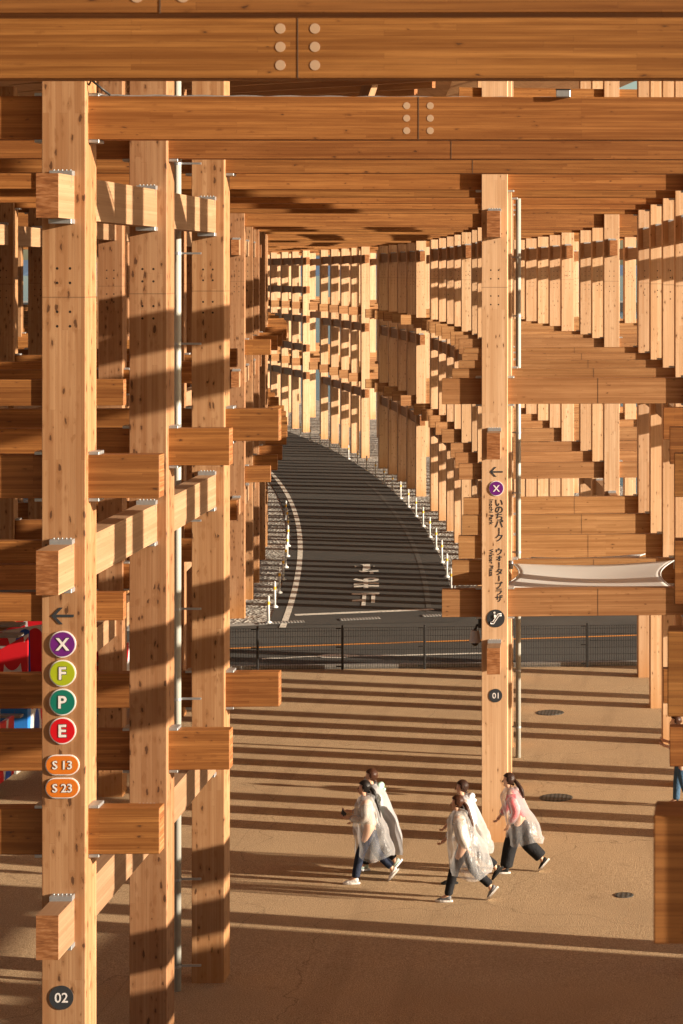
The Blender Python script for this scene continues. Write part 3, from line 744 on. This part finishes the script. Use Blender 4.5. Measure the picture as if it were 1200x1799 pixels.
# ------------------------------------------------------------------ shade sails
def sail_mat():
    t = NT('sail_cloth'); t.set(col=(0.80, 0.78, 0.74), rough=0.8)
    tr = t.n('ShaderNodeBsdfTranslucent', {'Color': (0.55, 0.52, 0.46, 1)}); mx = t.n('ShaderNodeMixShader', {0: 0.3})
    t.t.links.new(t.b.outputs[0], mx.inputs[1]); t.t.links.new(tr.outputs[0], mx.inputs[2]); t.t.links.new(mx.outputs[0], t.out.inputs[0]); return t.m
M['sail'] = sail_mat()
def sail(xa, xb, ya, yb_, z, sag, lab, inset):
    o = obj('shade_sail', None, None, None, ((xa + xb) / 2, (ya + yb_) / 2, z), 0, lab, 'shade sail')
    bm = bmesh.new(); NU, NV = 28, 12; g_ = []
    for j in range(NV + 1):
        v = j / NV; row_ = []
        for i in range(NU + 1):
            u_ = i / NU
            w = (xb - xa) / 2 - inset * math.sin(math.pi * v)
            d = (yb_ - ya) / 2 - 0.22 * math.sin(math.pi * u_)
            x = (u_ * 2 - 1) * w; y = (v * 2 - 1) * d
            zz = -sag * math.sin(math.pi * u_) * (0.4 + 0.6 * math.sin(math.pi * v)) + 0.06 * v * u_
            row_.append(bm.verts.new((x, y, zz)))
        g_.append(row_)
    for j in range(NV):
        for i in range(NU): bm.faces.new((g_[j][i], g_[j][i + 1], g_[j + 1][i + 1], g_[j + 1][i])).smooth = True
    ext = bmesh.ops.extrude_face_region(bm, geom=bm.faces[:])
    for v_ in [e for e in ext['geom'] if isinstance(e, bmesh.types.BMVert)]: v_.co.z += 0.006
    left = [r[0].co.copy() for r in g_]; right_ = [r[-1].co.copy() for r in g_]
    obj('cloth', bm_to('cloth', bm, True), M['sail'], o)
    for e in (left, right_):
        bm = bmesh.new(); add_tube(bm, e, 0.011, 8); obj('edge_cable', bm_to('edge', bm), M['white'], o)
    for sx, x in ((-1, -(xb - xa) / 2), (1, (xb - xa) / 2)):
        for y in (-(yb_ - ya) / 2, (yb_ - ya) / 2):
            bm = bmesh.new(); add_cyl(bm, 0.03, -0.09, 0.06, 10, cx=x + sx * 0.02, cy=y); add_tube(bm, [(x, y, 0.0), (x + sx * 0.12, y, 0.02)], 0.018, 6)
            if yb_ - ya > 1: obj('corner_fitting', bm_to('fit', bm), M['steel'], o)
sail(-3.25, -0.36, 35.75, 38.7, 3.88, 0.07, 'pale cloth shade sail stretched between beams right of the post marked 01', 0.22)
sail(-3.0, -0.9, 39.3, 39.75, 3.86, 0.02, 'thin strip of a farther pale shade sail behind the near one', 0.12)

# ------------------------------------------------------------------ manhole covers
def manhole_mat():
    t = NT('manhole_iron'); tc = t.n('ShaderNodeTexCoord').outputs['Object']
    vo = t.n('ShaderNodeTexVoronoi', {'Vector': tc, 'Scale': 14.0, 'Randomness': 0.15})
    c = t.ramp(vo.outputs['Distance'], [(0.3, (0.12, 0.115, 0.10)), (0.5, (0.035, 0.032, 0.028))])
    t.bump(vo.outputs['Distance'], 0.8, 0.01); return t.set(col=c, rough=0.6, metal=0.4)
M['iron'] = manhole_mat()
for px, py, w, lab in ((966, 1253, 50, 'dark round manhole cover farthest away, right of the slim downpipe'), (977, 1402.5, 59, 'dark round manhole cover right of the foot of the post marked 01'), (1096, 1574, 35, 'small dark round cover nearest the viewer on open paving')):
    x, y = ground_at(px, py); r = w / 2 * y / 3793
    o = obj('manhole_cover', None, None, None, (x, y, gz(y) + 0.012), 0, lab, 'manhole cover', 'manhole covers in the plaza')
    bm = bmesh.new(); add_cyl(bm, r, -0.02, 0.003, 40); obj('frame', bm_to('frame', bm), M['iron'], o)
    bm = bmesh.new(); add_cyl(bm, r * 0.88, 0.0, 0.008, 40); add_cyl(bm, r * 0.06, 0.0, 0.014, 10, cx=r * 0.4); obj('lid', bm_to('lid', bm), M['iron'], o)

# ------------------------------------------------------------------ red, white and blue booths at the left
def booth_mat(seed):
    t = NT('booth_pattern'); tc = t.n('ShaderNodeTexCoord').outputs['Object']
    v = t.n('ShaderNodeVectorMath', {0: tc, 1: (seed * 3.1, seed * 1.7, seed)}, operation='ADD').outputs[0]
    v = t.n('ShaderNodeVectorMath', {0: v, 1: (1.9, 1.9, 0.9)}, operation='MULTIPLY').outputs[0]
    vo = t.n('ShaderNodeTexVoronoi', {'Vector': v, 'Scale': 1.35, 'Randomness': 0.9}, feature='SMOOTH_F1')
    vo2 = t.n('ShaderNodeTexVoronoi', {'Vector': v, 'Scale': 1.35, 'Randomness': 0.9})
    g_ = t.n('ShaderNodeSeparateColor', {0: vo2.outputs['Color']}).outputs[0]
    c = t.ramp(g_, [(0.0, (0.55, 0.012, 0.02)), (0.5, (0.01, 0.08, 0.42)), (0.68, (0.55, 0.012, 0.02)), (0.9, (0.03, 0.20, 0.62))], 'CONSTANT')
    c = t.mix(t.math('GREATER_THAN', vo2.outputs['Distance'], 0.58), c, (0.55, 0.53, 0.53))
    return t.set(col=c, rough=0.35)
M['pale_board'] = simple('pale_board', (0.27, 0.245, 0.22), 0.6)
def booth(x0, x1, y0, y1, h, lab, seed):
    bm_ = booth_mat(seed)
    o = obj('festival_booth', None, None, None, (x1, y0, gz(y0) + 0.01), 0, lab, 'booth', 'patterned booths at the left')
    L = x1 - x0; Wd = y1 - y0
    # slanted side fin visible at the right hand end
    def wedge(name, xa, xb, zt0, zt1, zb, mat, par):
        b = bmesh.new(); A = [b.verts.new(p) for p in ((xa, 0, zb), (xa, Wd, zb), (xa, Wd, zt1), (xa, 0, zt0))]; B = [b.verts.new(p) for p in ((xb, 0, zb), (xb, Wd, zb), (xb, Wd, zt1), (xb, 0, zt0))]
        b.faces.new(A); b.faces.new(B[::-1])
        for i in range(4): b.faces.new((A[i], A[(i + 1) % 4], B[(i + 1) % 4], B[i]))
        bmesh.ops.recalc_face_normals(b, faces=b.faces[:]); return obj(name, bm_to(name, b), mat, par)
    def slab(name, poly, y_a, y_b, mat):
        b = bmesh.new(); A = [b.verts.new((x, y_a, z)) for x, z in poly]; B = [b.verts.new((x, y_b, z)) for x, z in poly]
        b.faces.new(A); b.faces.new(B[::-1])
        for i in range(len(poly)): b.faces.new((A[i], A[(i + 1) % len(A)], B[(i + 1) % len(A)], B[i]))
        bmesh.ops.recalc_face_normals(b, faces=b.faces[:]); return obj(name, bm_to(name, b), mat, o)
    slab('front_panel', [(-L, 0.25), (0, 0.25), (0, h), (-0.75, h - 0.42), (-1.5, h - 0.75), (-L, h - 0.95)], -0.03, 0.03, bm_)
    slab('back_panel', [(-L, 0.25), (-0.25, 0.25), (-0.25, h - 0.1), (-L, h - 0.7)], Wd - 0.06, Wd, bm_)
    obj('side_panel', box_mesh('side', -0.06, 0.0, 0.032, Wd, 0.25, 1.3), bm_, o)
    pale = M['pale_board']
    for q, (dy, dz) in enumerate(((0.12, 0.30), (Wd * 0.45, 0.16), (Wd * 0.75, 0.04))):
        obj('roof_board', box_mesh('roof_board', -L, -0.30 - q * 0.12, dy, dy + 0.34, h - dz - 0.05, h - dz, 0.004), pale, o)
    obj('counter', box_mesh('counter', -L + 0.06, -0.07, -0.22, -0.035, 1.02, 1.07, 0.005), pale, o)
    for x in (-0.3, -L + 0.3):
        obj('ballast_foot', box_mesh('foot', x - 0.2, x + 0.2, -0.35, 0.35, 0.0, 0.12, 0.01), M['concrete'], o)
booth(-16.4, -12.43, 40.3, 42.0, 2.55, 'red white and blue swirl patterned booth, the rear one with pale roof', 1.0)
booth(-16.4, -12.62, 43.8, 45.2, 2.75, 'tall swirl patterned booth end panel glimpsed deeper among the left posts', 2.3)
booth(-16.2, -12.25, 37.4, 38.9, 2.10, 'red white and blue swirl patterned booth nearest the post marked 02', 4.2)
booth(-13.3, -12.25, 45.8, 46.9, 2.3, 'narrow red and blue patterned booth between the two leftmost thick posts', 6.0)

# ------------------------------------------------------------------ unseen block added out of frame to shade the lower paving
o = obj('shade_block', None, None, None, (9.0, 8.0, gz(8)), 0, 'grey block added out of view at the right to shade the paving', 'shade block')
bm = bmesh.new(); prof = [(0, 0), (18.7, 0), (18.7, 3.5), (15.5, 3.6), (0, 3.9)]
A = [bm.verts.new((0, y, z)) for y, z in prof]; B = [bm.verts.new((1.6, y, z)) for y, z in prof]
bm.faces.new(A); bm.faces.new(B[::-1])
for i in range(5): bm.faces.new((A[i], A[(i + 1) % 5], B[(i + 1) % 5], B[i]))
bmesh.ops.recalc_face_normals(bm, faces=bm.faces[:]); obj('block_body', bm_to('block_body', bm), simple('grey_panel', (0.35, 0.35, 0.35), 0.5), o)
bm = bmesh.new(); add_tube(bm, [(0.2, 18.7, 4.4), (0.2, 15.5, 4.5), (0.2, 0.0, 4.8)], 0.05, 8); obj('block_top_bar', bm_to('block_top_bar', bm), M['black'], o)

# ------------------------------------------------------------------ cables and junction box
def wire(name, pts, r_, mat, lab, cat='cable'):
    pts = [Vector(p) for p in pts]; b = bmesh.new(); o_ = pts[0]; add_tube(b, [p - o_ for p in pts], r_, 6)
    return obj(name, bm_to(name, b), mat, None, o_, 0, lab, cat)
bx, by, ba = P(GROUP[0][0], ROW[-1])
wire('power_cable', [(bx + 0.24 + 0.12 * i, by - 0.05 + 0.008 * i, UP_B + BH + 0.010 + 0.012 * abs(math.sin(i * 0.9))) for i in range(46)], 0.011, M['steel'], 'grey cable lying along the second top beam from the left post')
wire('looped_cable', [(bx + 0.22, by - 0.10, UP_B + BH + 0.12), (bx + 0.26, by - 0.16, UP_B + BH + 0.16), (bx + 0.34, by - 0.14, UP_B + BH + 0.09), (bx + 0.42, by - 0.08, UP_B + BH + 0.02)], 0.012, M['black'], 'short dark cable loop above the second top beam beside the left post')
jb = obj('junction_box', None, None, None, ((990 - 1219.2) * by / 3793, by - 0.02, UP_B + BH + 0.002), ba, 'small grey junction box on top of the second top beam', 'junction box')
obj('case', box_mesh('case', -0.07, 0.07, -0.05, 0.05, 0, 0.07, 0.006), M['steel'], jb); obj('lid', box_mesh('lid', -0.075, 0.075, -0.055, 0.055, 0.071, 0.08, 0.002), M['black'], jb)
for n, dy in ((1, 0.0), (2, 0.1)):
    x_, y_, a_ = P(GROUP[1][n], ROW[2]); yf = y_ - 0.235
    z_ = UP_B - 0.02
    wire('hanging_cable', [(x_ - 0.14, yf + 0.01, z_ + 0.0), (x_ - 0.15, yf - 0.01, z_ - 0.20), (x_ - 0.08, yf - 0.02, z_ - 0.34), (x_ + 0.06, yf - 0.02, z_ - 0.38), (x_ + 0.20, yf - 0.01, z_ - 0.36)], 0.013, M['black'],
         'dark cable loop hanging on the %s post of the seaward row near the right edge' % ('second', 'third')[n - 1])
#PEOPLE
# ------------------------------------------------------------------ people
def skin_mesh(name, verts, edges, roots=(0,), sub=2):
    """verts: (x, y, z, r[, r2]); grown with a Skin modifier and applied"""
    me = D.meshes.new(name); me.from_pydata([v[:3] for v in verts], edges, [])
    o = D.objects.new(name, me); COL.objects.link(o)
    m1 = o.modifiers.new('skin', 'SKIN'); m1.use_smooth_shade = True; m1.branch_smoothing = 0.6
    if not me.skin_vertices:
        bpy.context.view_layer.objects.active = o
        me.skin_vertices  # created by the modifier
    sv = me.skin_vertices[0].data
    for i, v in enumerate(verts):
        sv[i].radius = (v[3], v[4] if len(v) > 4 else v[3]); sv[i].use_root = i in roots
    m2 = o.modifiers.new('sub', 'SUBSURF'); m2.levels = sub; m2.render_levels = sub
    bpy.context.view_layer.update()
    dg = bpy.context.evaluated_depsgraph_get(); out = D.meshes.new_from_object(o.evaluated_get(dg))
    out.name = name
    for p in out.polygons: p.use_smooth = True
    D.objects.remove(o); return out
class SK:
    def __init__(s): s.v = []; s.e = []; s.roots = [0]
    def add(s, pt, parent=None):
        s.v.append(pt); i = len(s.v) - 1
        if parent is not None: s.e.append((parent, i))
        return i
    def chain(s, pts, parent=None):
        if parent is None and s.v: s.roots.append(len(s.v))
        for p in pts: parent = s.add(p, parent)
        return parent
    def mesh(s, name, sub=2): return skin_mesh(name, s.v, s.e, tuple(s.roots), sub)
skinm = simple('skin', (0.56, 0.33, 0.22), 0.5, 0, 0.06, 10)
skinm.node_tree.nodes['Principled BSDF'].inputs['Subsurface Weight'].default_value = 0.08
def cloth(name, col, rough=0.85, var=0.15):
    t = NT(name); tc = t.n('ShaderNodeTexCoord').outputs['Object']
    n = t.noise(tc, 9, 5, 0.6); n2 = t.noise(tc, 160, 2, 0.5)
    c = t.mix(n, tuple(x * (1 - var) for x in col), tuple(min(1, x * (1 + var)) for x in col))
    t.bump(n, 0.8, 0.03); return t.set(col=c, rough=rough, spec=0.2)
def poncho_mat(name, col, dens):
    t = NT(name); tc = t.n('ShaderNodeTexCoord').outputs['Object']
    st = t.n('ShaderNodeVectorMath', {0: tc, 1: (1.0, 1.0, 0.38)}, operation='MULTIPLY').outputs[0]
    n = t.noise(st, 7.0, 3, 0.5); n3 = t.noise(tc, 10, 3, 0.5)
    t.bump(t.math('ADD', n, t.math('MULTIPLY', n3, 0.3)), 0.6, 0.06)
    t.set(col=col, rough=0.28, spec=0.6)
    tl = t.n('ShaderNodeBsdfTranslucent', {'Color': (*col, 1)}); tp = t.n('ShaderNodeBsdfTransparent', {'Color': (0.95, 0.95, 0.95, 1)})
    m1 = t.n('ShaderNodeMixShader', {0: 0.35}); t.t.links.new(t.b.outputs[0], m1.inputs[1]); t.t.links.new(tl.outputs[0], m1.inputs[2])
    f = t.math('ADD', dens - 0.08, t.math('MULTIPLY', n, 0.16)); lw = t.n('ShaderNodeLayerWeight', {'Blend': 0.35}).outputs['Facing']
    f = t.math('MINIMUM', t.math('ADD', f, t.math('MULTIPLY', lw, 0.55)), 1.0)
    m2 = t.n('ShaderNodeMixShader', {0: f}); t.t.links.new(tp.outputs[0], m2.inputs[1]); t.t.links.new(m1.outputs[0], m2.inputs[2])
    t.t.links.new(m2.outputs[0], t.out.inputs[0]); return t.m
hairm = {'black': cloth('black_hair', (0.014, 0.011, 0.010), 0.4), 'brown': cloth('brown_hair', (0.050, 0.019, 0.010), 0.4), 'dark': cloth('dark_brown_hair', (0.032, 0.015, 0.010), 0.4)}

def shoe(par, ank, tip, mat, sole, pitch):
    """ank: ankle position, pitch: how far the heel is lifted (radians)"""
    o = obj('shoe', None, None, par); 
    o.location = ank; o.rotation_euler = (0, pitch, 0)
    k = SK(); k.chain([(0.055, 0, -0.045, 0.034, 0.036), (0.02, 0, -0.035, 0.042, 0.045), (-0.05, 0, -0.050, 0.038, 0.034), (-0.12, 0, -0.064, 0.040, 0.024), (-0.165, 0, -0.070, 0.030, 0.018)])
    obj('upper', k.mesh('shoe_upper', 2), mat, o)
    bm = bmesh.new(); n = 16; A = []; B = []
    for i in range(n):
        a = 2 * math.pi * i / n; x = -0.055 + 0.135 * math.cos(a); y = (0.045 + 0.008 * math.cos(a + 3.14)) * math.sin(a)
        A.append(bm.verts.new((x, y, -0.095))); B.append(bm.verts.new((x, y, -0.068)))
    bm.faces.new(A[::-1]); bm.faces.new(B)
    for i in range(n): bm.faces.new((A[i], A[(i + 1) % n], B[(i + 1) % n], B[i]))
    obj('sole', bm_to('sole', bm), sole, o)

def hand(k, wrist, d, side, parent):
    """palm, four unequal bent fingers and a thumb leaving the side of the palm"""
    d = Vector(d).normalized(); w = Vector(wrist); lat = d.cross(Vector((0, 0, 1)))
    lat = lat.normalized() if lat.length > 1e-3 else Vector((0, 1, 0))
    if abs(d.z) > 0.8: lat = Vector((1, 0, 0))
    nrm = lat.cross(d).normalized()
    p = w + d * 0.045; q = w + d * 0.08
    a = k.add((*p, 0.030, 0.018), parent); b = k.add((*q, 0.034, 0.016), a)
    for i, L in enumerate((0.062, 0.070, 0.065, 0.050)):
        off = lat * (i - 1.5) * 0.0165
        s0 = q - d * 0.004 + off; s1 = s0 + d * L * 0.5 + nrm * 0.006; s2 = s1 + d * L * 0.28 + nrm * 0.018; s3 = s2 + d * L * 0.12 + nrm * 0.020
        k.chain([(*s0, 0.0085), (*s1, 0.0080), (*s2, 0.0074), (*s3, 0.006)])
    s0 = w + d * 0.035 + lat * side * 0.026; s1 = s0 + d * 0.030 + lat * side * 0.020 + nrm * 0.010; s2 = s1 + d * 0.026 + nrm * 0.012
    k.chain([(*s0, 0.011), (*s1, 0.0095), (*s2, 0.0075)])

def loft(name, rings, mat, par, seg=72, amp=0.05, folds=(3, 5, 8), seed=0, arc=None, grow=1.0):
    """rings: (z, cx, cy, rx, ry, foldweight)"""
    rnd = random.Random(seed); ph = [rnd.uniform(0, 6.28) for _ in folds]
    bm = bmesh.new(); prev = None
    from mathutils import noise as MN
    N = 26; full = []
    for j in range(N + 1):
        t = j / N * (len(rings) - 1); i0 = min(int(t), len(rings) - 2); u = t - i0; u = u * u * (3 - 2 * u) * 0.5 + u * 0.5
        full.append([rings[i0][c] + (rings[i0 + 1][c] - rings[i0][c]) * u for c in range(6)])
    for j, (z, cx, cy, rx, ry, fw) in enumerate(full):
        r = []
        for i in range(seg):
            a = 2 * math.pi * i / seg
            m = 1 + (grow - 1) * min(1, fw) + fw * sum(amp * math.sin(f * a + p_ + z * 2.2 * (1 if q_ % 2 else -1)) / (1 + 0.5 * q_) for q_, (f, p_) in enumerate(zip(folds, ph)))
            x = cx + rx * m * math.cos(a); y = cy + ry * m * math.sin(a)
            nv = MN.noise(Vector((x * 7 + seed, y * 7, z * 5))) * 0.030 * fw + MN.noise(Vector((x * 13 + seed, y * 13, z * 6))) * 0.004 * fw
            r.append(bm.verts.new((x + nv * math.cos(a), y + nv * math.sin(a), z + 0.035 * fw * math.sin(3 * a + seed))))
        if prev:
            for i in range(seg): bm.faces.new((prev[i], prev[(i + 1) % seg], r[(i + 1) % seg], r[i])).smooth = True
        prev = r
    return obj(name, bm_to(name, bm), mat, par)

def person(px, py, H, label, hair, top, trousers, shoes, soles, poncho, front=-1, arms=None, tail=0.35, mask=False, hood=None, lean=0.06, wide=1.0, group='visitors in plastic rain ponchos', hem=0.42, seed=1, rot=0.0, bag=None, stride=1.0, sleeves=True, grow=1.0):
    x, y = ground_at(px, py)
    root = obj('person', None, None, None, (x, y, gz(y) + 0.012), rot, label, 'person', group)
    S = H / 1.60; root.scale = (S, S, S)
    f = front; L = lean
    hipz = 0.86
    fk, fa = (-0.17 * stride, 0.085 * f, 0.47), (-0.26 * stride, 0.085 * f, 0.10)
    bk, ba = (0.10 * stride, -0.085 * f, 0.46), (0.40 * stride, -0.085 * f, 0.20)
    chest = (-L * 0.7, 0, 1.20); neck = (-L - 0.02, 0, 1.345)
    k = SK()
    pel = k.chain([(0, 0, hipz, 0.105, 0.125), (-L * 0.3, 0, 1.02, 0.085, 0.105), (*chest, 0.095, 0.13), (-L * 0.9, 0, 1.30, 0.07, 0.09), (*neck, 0.042)])
    hx = neck[0] - 0.028
    k.chain([(hx, 0, 1.405, 0.060, 0.062), (hx - 0.002, 0, 1.455, 0.083, 0.071), (hx + 0.008, 0, 1.505, 0.086, 0.075), (hx + 0.012, 0, 1.545, 0.058, 0.055)], 4)
    # nose, chin and ears
    k.chain([(hx - 0.062, 0, 1.452, 0.020, 0.013), (hx - 0.094, 0, 1.440, 0.009, 0.009)])
    k.chain([(hx - 0.040, 0, 1.400, 0.030, 0.026), (hx - 0.066, 0, 1.392, 0.014, 0.016)])
    for sy in (-1, 1): k.chain([(hx + 0.012, sy * 0.066, 1.462, 0.010, 0.016), (hx + 0.022, sy * 0.078, 1.450, 0.006, 0.014)])
    if arms is None:
        arms = {1 * f: ((0.10, 1.03), (0.06, 0.80)), -1 * f: ((-0.10, 1.05), (-0.28, 0.86))}
    wr = {}
    for sy in (-1, 1):
        sh = (-L * 0.9, sy * 0.165, 1.275)
        (ex, ez), (wx_, wz) = arms[sy]
        e_ = (-L * 0.8 + ex, sy * 0.215, ez); w_ = (-L * 0.8 + wx_, sy * (0.20 if abs(wx_) < 0.2 else 0.15), wz)
        last = k.chain([(*sh, 0.052), (*e_, 0.038), (*w_, 0.024)], 3)
        hand(k, w_, Vector(w_) - Vector(e_), -sy, last); wr[sy] = (sh, e_, w_)
    k.chain([(0, 0.085 * f, 0.83, 0.085), (*fk, 0.056), (*fa, 0.038), (fa[0] - 0.10, fa[1], 0.04, 0.030)], 0)
    k.chain([(0, -0.085 * f, 0.83, 0.085), (*bk, 0.056), (*ba, 0.038), (ba[0] + 0.01, ba[1], 0.10, 0.03)], 0)
    body = obj('body', k.mesh('body', 2), skinm, root)
    for sy in (-1, 1):
        b = bmesh.new(); bmesh.ops.create_uvsphere(b, u_segments=10, v_segments=6, radius=0.0105)
        for v in b.verts: v.co.x *= 0.6; v.co.y *= 1.2
        obj('eye', bm_to('eye', b, True), M['black'], body, (hx - 0.074, sy * 0.030, 1.466))
    b = bmesh.new(); bmesh.ops.create_uvsphere(b, u_segments=10, v_segments=6, radius=0.018)
    for v in b.verts: v.co.x *= 0.3; v.co.z *= 0.28
    obj('mouth', bm_to('mouth', b, True), simple('lips', (0.42, 0.13, 0.10), 0.5), body, (hx - 0.079, 0, 1.413))
    if mask:
        b = bmesh.new(); bmesh.ops.create_uvsphere(b, u_segments=14, v_segments=8, radius=0.062)
        for v in b.verts: v.co.x *= 0.75; v.co.z *= 0.72
        obj('face_mask', bm_to('mask', b, True), M['white'], root, (hx - 0.050, 0, 1.418))
    # hair
    b = bmesh.new(); bmesh.ops.create_uvsphere(b, u_segments=28, v_segments=20, radius=1.0)
    for v in b.verts:
        c = v.co.copy(); st = 1.0 + 0.03 * math.sin(c.y * 22) * (1 if c.z > -0.5 else 0)
        v.co = Vector((hx + 0.026 + c.x * 0.100 * st, c.y * 0.090 * st, 1.500 + c.z * 0.100))
        if c.x < -0.25 and c.z < 0.42: v.co.x = max(v.co.x, hx - 0.005 + 0.03 * abs(c.z)); v.co.y *= 0.985
    obj('hair', bm_to('hair', b, True), hairm[hair], root)
    k = SK(); k.chain([(hx + 0.085, 0, 1.44, 0.050, 0.060), (hx + 0.06, 0, 1.40, 0.040, 0.052)])
    if tail:
        k.chain([(hx + 0.105, 0.0, 1.49, 0.026), (hx + 0.165, -0.02, 1.43, 0.036), (hx + 0.245, -0.05, 1.43 - tail * 0.5, 0.038), (hx + 0.270, -0.05, 1.42 - tail, 0.016)])
    obj('ponytail' if tail else 'hair_bun', k.mesh('hair_tail', 2), hairm[hair], root)
    # top
    k = SK()
    k.chain([(0.0, 0, 0.84, 0.125, 0.15), (-L * 0.3, 0, 1.02, 0.118, 0.145), (*chest, 0.118, 0.155), (-L * 0.9, 0, 1.305, 0.085, 0.11), (neck[0] + 0.01, 0, 1.35, 0.060)])
    for sy in (-1, 1):
        sh, e_, w_ = wr[sy]
        mid = tuple((a + b_) / 2 for a, b_ in zip(e_, w_))
        k.chain([(*sh, 0.072), (*e_, 0.062), (*mid, 0.056), (*(Vector(e_) + (Vector(w_) - Vector(e_)) * 0.88), 0.044)], 3)
    obj('jacket', k.mesh('jacket', 2), top, root)
    k = SK(); w = wide
    k.chain([(0, 0, 0.90, 0.125, 0.15), (0, 0, 0.82, 0.115, 0.14)])
    k.chain([(0, 0.085 * f, 0.78, 0.098 * w), (fk[0], fk[1], fk[2], 0.078 * w), (fa[0] + 0.015, fa[1], 0.15, 0.068 * w), (fa[0] + 0.01, fa[1], 0.095, 0.070 * w)], 1)
    k.chain([(0, -0.085 * f, 0.78, 0.098 * w), (bk[0], bk[1], bk[2], 0.078 * w), (ba[0] - 0.035, ba[1], ba[2] + 0.05, 0.068 * w), (ba[0] - 0.008, ba[1], ba[2] + 0.02, 0.070 * w)], 1)
    obj('trousers', k.mesh('trousers', 2), trousers, root)
    shoe(root, fa, 0, shoes, soles, 0.0 if f else 0)
    shoe(root, (ba[0], ba[1], ba[2] + 0.0), 0, shoes, soles, -0.85)
    if poncho:
        z0 = hem; back = 0.10
        loft('poncho', [(1.375, neck[0] + 0.02, 0, 0.070, 0.080, 0.1), (1.325, -L * 0.9, 0, 0.125, 0.19, 0.2), (1.22, -L * 0.9, 0, 0.185, 0.245, 0.5), (1.02, -L * 0.5 + 0.0, 0, 0.215, 0.255, 0.9),
                        (0.80, 0.03, 0, 0.265, 0.265, 1.1), (0.60, 0.06, 0, 0.285, 0.28, 1.2), (z0 + 0.08, 0.075, 0, 0.30, 0.285, 1.1), (z0, 0.075, 0, 0.29, 0.28, 1.0)], poncho, root, seed=seed, grow=grow)
        if sleeves:
            for sy in (-1, 1):
                sh, e_, w_ = wr[sy]; k = SK()
                k.chain([(*sh, 0.080), (*(Vector(sh) * 0.5 + Vector(e_) * 0.5), 0.086), (*e_, 0.084), (*(Vector(e_) * 0.5 + Vector(w_) * 0.5), 0.078), (*(Vector(e_) + (Vector(w_) - Vector(e_)) * 0.97), 0.060)])
                obj('poncho_sleeve', k.mesh('sleeve', 2), poncho, root)
        # hood lying on the shoulders
        k = SK(); hm = hood or poncho
        k.chain([(neck[0] + 0.085, -0.09, 1.33, 0.045), (neck[0] + 0.14, -0.04, 1.335, 0.060), (neck[0] + 0.155, 0.03, 1.33, 0.062), (neck[0] + 0.09, 0.09, 1.33, 0.045)])
        k.chain([(neck[0] + 0.17, 0.0, 1.30, 0.05), (neck[0] + 0.20, 0.0, 1.235, 0.035)])
        obj('hood', k.mesh('hood', 2), hm, root)
    return root, wr
clear = poncho_mat('clear_poncho', (0.62, 0.61, 0.61), 0.20)
clear2 = poncho_mat('thin_poncho', (0.64, 0.62, 0.62), 0.22)
milky = poncho_mat('milky_poncho', (0.62, 0.62, 0.62), 0.34)
grey = poncho_mat('grey_poncho', (0.46, 0.45, 0.46), 0.88)
cream = cloth('cream_cloth', (0.62, 0.52, 0.42)); pink = cloth('pink_cloth', (0.66, 0.10, 0.12)); navy = cloth('navy_cloth', (0.018, 0.024, 0.045)); blk = cloth('black_cloth', (0.014, 0.014, 0.016))
mint = cloth('mint_cloth', (0.40, 0.62, 0.50)); whitec = cloth('white_cloth', (0.72, 0.73, 0.76)); beige = cloth('beige_pink_cloth', (0.62, 0.44, 0.36)); denim = cloth('denim', (0.05, 0.10, 0.17))
wsh = cloth('white_shoe', (0.68, 0.64, 0.60)); msh = cloth('mint_shoe', (0.42, 0.52, 0.46)); gsh = cloth('grey_shoe', (0.16, 0.16, 0.17)); bsh = cloth('black_shoe', (0.02, 0.02, 0.02))
fwd = {-1: ((0.02, 1.03), (-0.26, 1.04)), 1: ((0.0, 1.03), (-0.28, 1.07))}
pa, wa = person(650, 1552, 1.56, 'woman with long black ponytail and cream jacket under clear poncho, hands held forward', 'black', cream, navy, wsh, wsh, clear, front=-1, arms=fwd, tail=0.50, seed=3, stride=0.84)
ph = obj('mobile_phone', box_mesh('phone', -0.036, 0.036, -0.005, 0.005, -0.075, 0.075, 0.004), M['black'], None, tuple(pa.matrix_basis @ Vector((-0.40, -0.06, 1.09))), 0.3, 'dark phone held in front by the woman with the black ponytail', 'phone')
ph.rotation_euler = (0.0, -0.9, 1.2)
person(662, 1533, 1.60, 'woman in white face mask and grey poncho with mint hood, walking beside the black ponytail', 'brown', mint, blk, msh, whitec, grey, front=1, tail=0.0, mask=True, hood=mint, hem=0.30, seed=5, sleeves=False, stride=0.7, grow=1.12, rot=0.12)
swing = {-1: ((0.05, 1.03), (0.16, 0.83)), 1: ((-0.08, 1.05), (-0.26, 0.88))}
person(817, 1584, 1.56, 'woman with brown ponytail and cream sweater, arm swinging, under clear wind-blown poncho', 'brown', cream, blk, gsh, wsh, clear, front=-1, arms=swing, tail=0.46, seed=8, lean=0.09, hem=0.40, stride=0.95, grow=1.04, rot=-0.1)
person(826, 1551, 1.56, 'dark haired woman with white hood, mostly hidden behind the brown ponytail woman', 'dark', whitec, blk, bsh, bsh, milky, front=-1, tail=0.0, hood=whitec, seed=12, lean=0.10, hem=0.50, stride=1.0, grow=0.95, rot=0.1)
rest = {-1: ((0.10, 1.02), (-0.02, 0.82)), 1: ((-0.08, 1.05), (-0.22, 0.86))}
person(914, 1534, 1.54, 'woman in pink shirt, wide black trousers and clear poncho passing the post marked 01', 'dark', pink, blk, bsh, wsh, clear2, front=-1, arms=rest, tail=0.22, seed=17, lean=0.16, wide=1.6, hem=0.50, stride=0.86, rot=-0.06)
person(1196, 1418, 1.60, 'person in pale pink jacket and jeans half hidden at the right edge', 'brown', beige, denim, blk, blk, None, front=1, arms={-1: ((0.02, 1.03), (-0.20, 1.08)), 1: ((0.0, 1.03), (-0.20, 1.10))}, tail=0.0, group='walkers on the plaza', seed=22, stride=0.35)
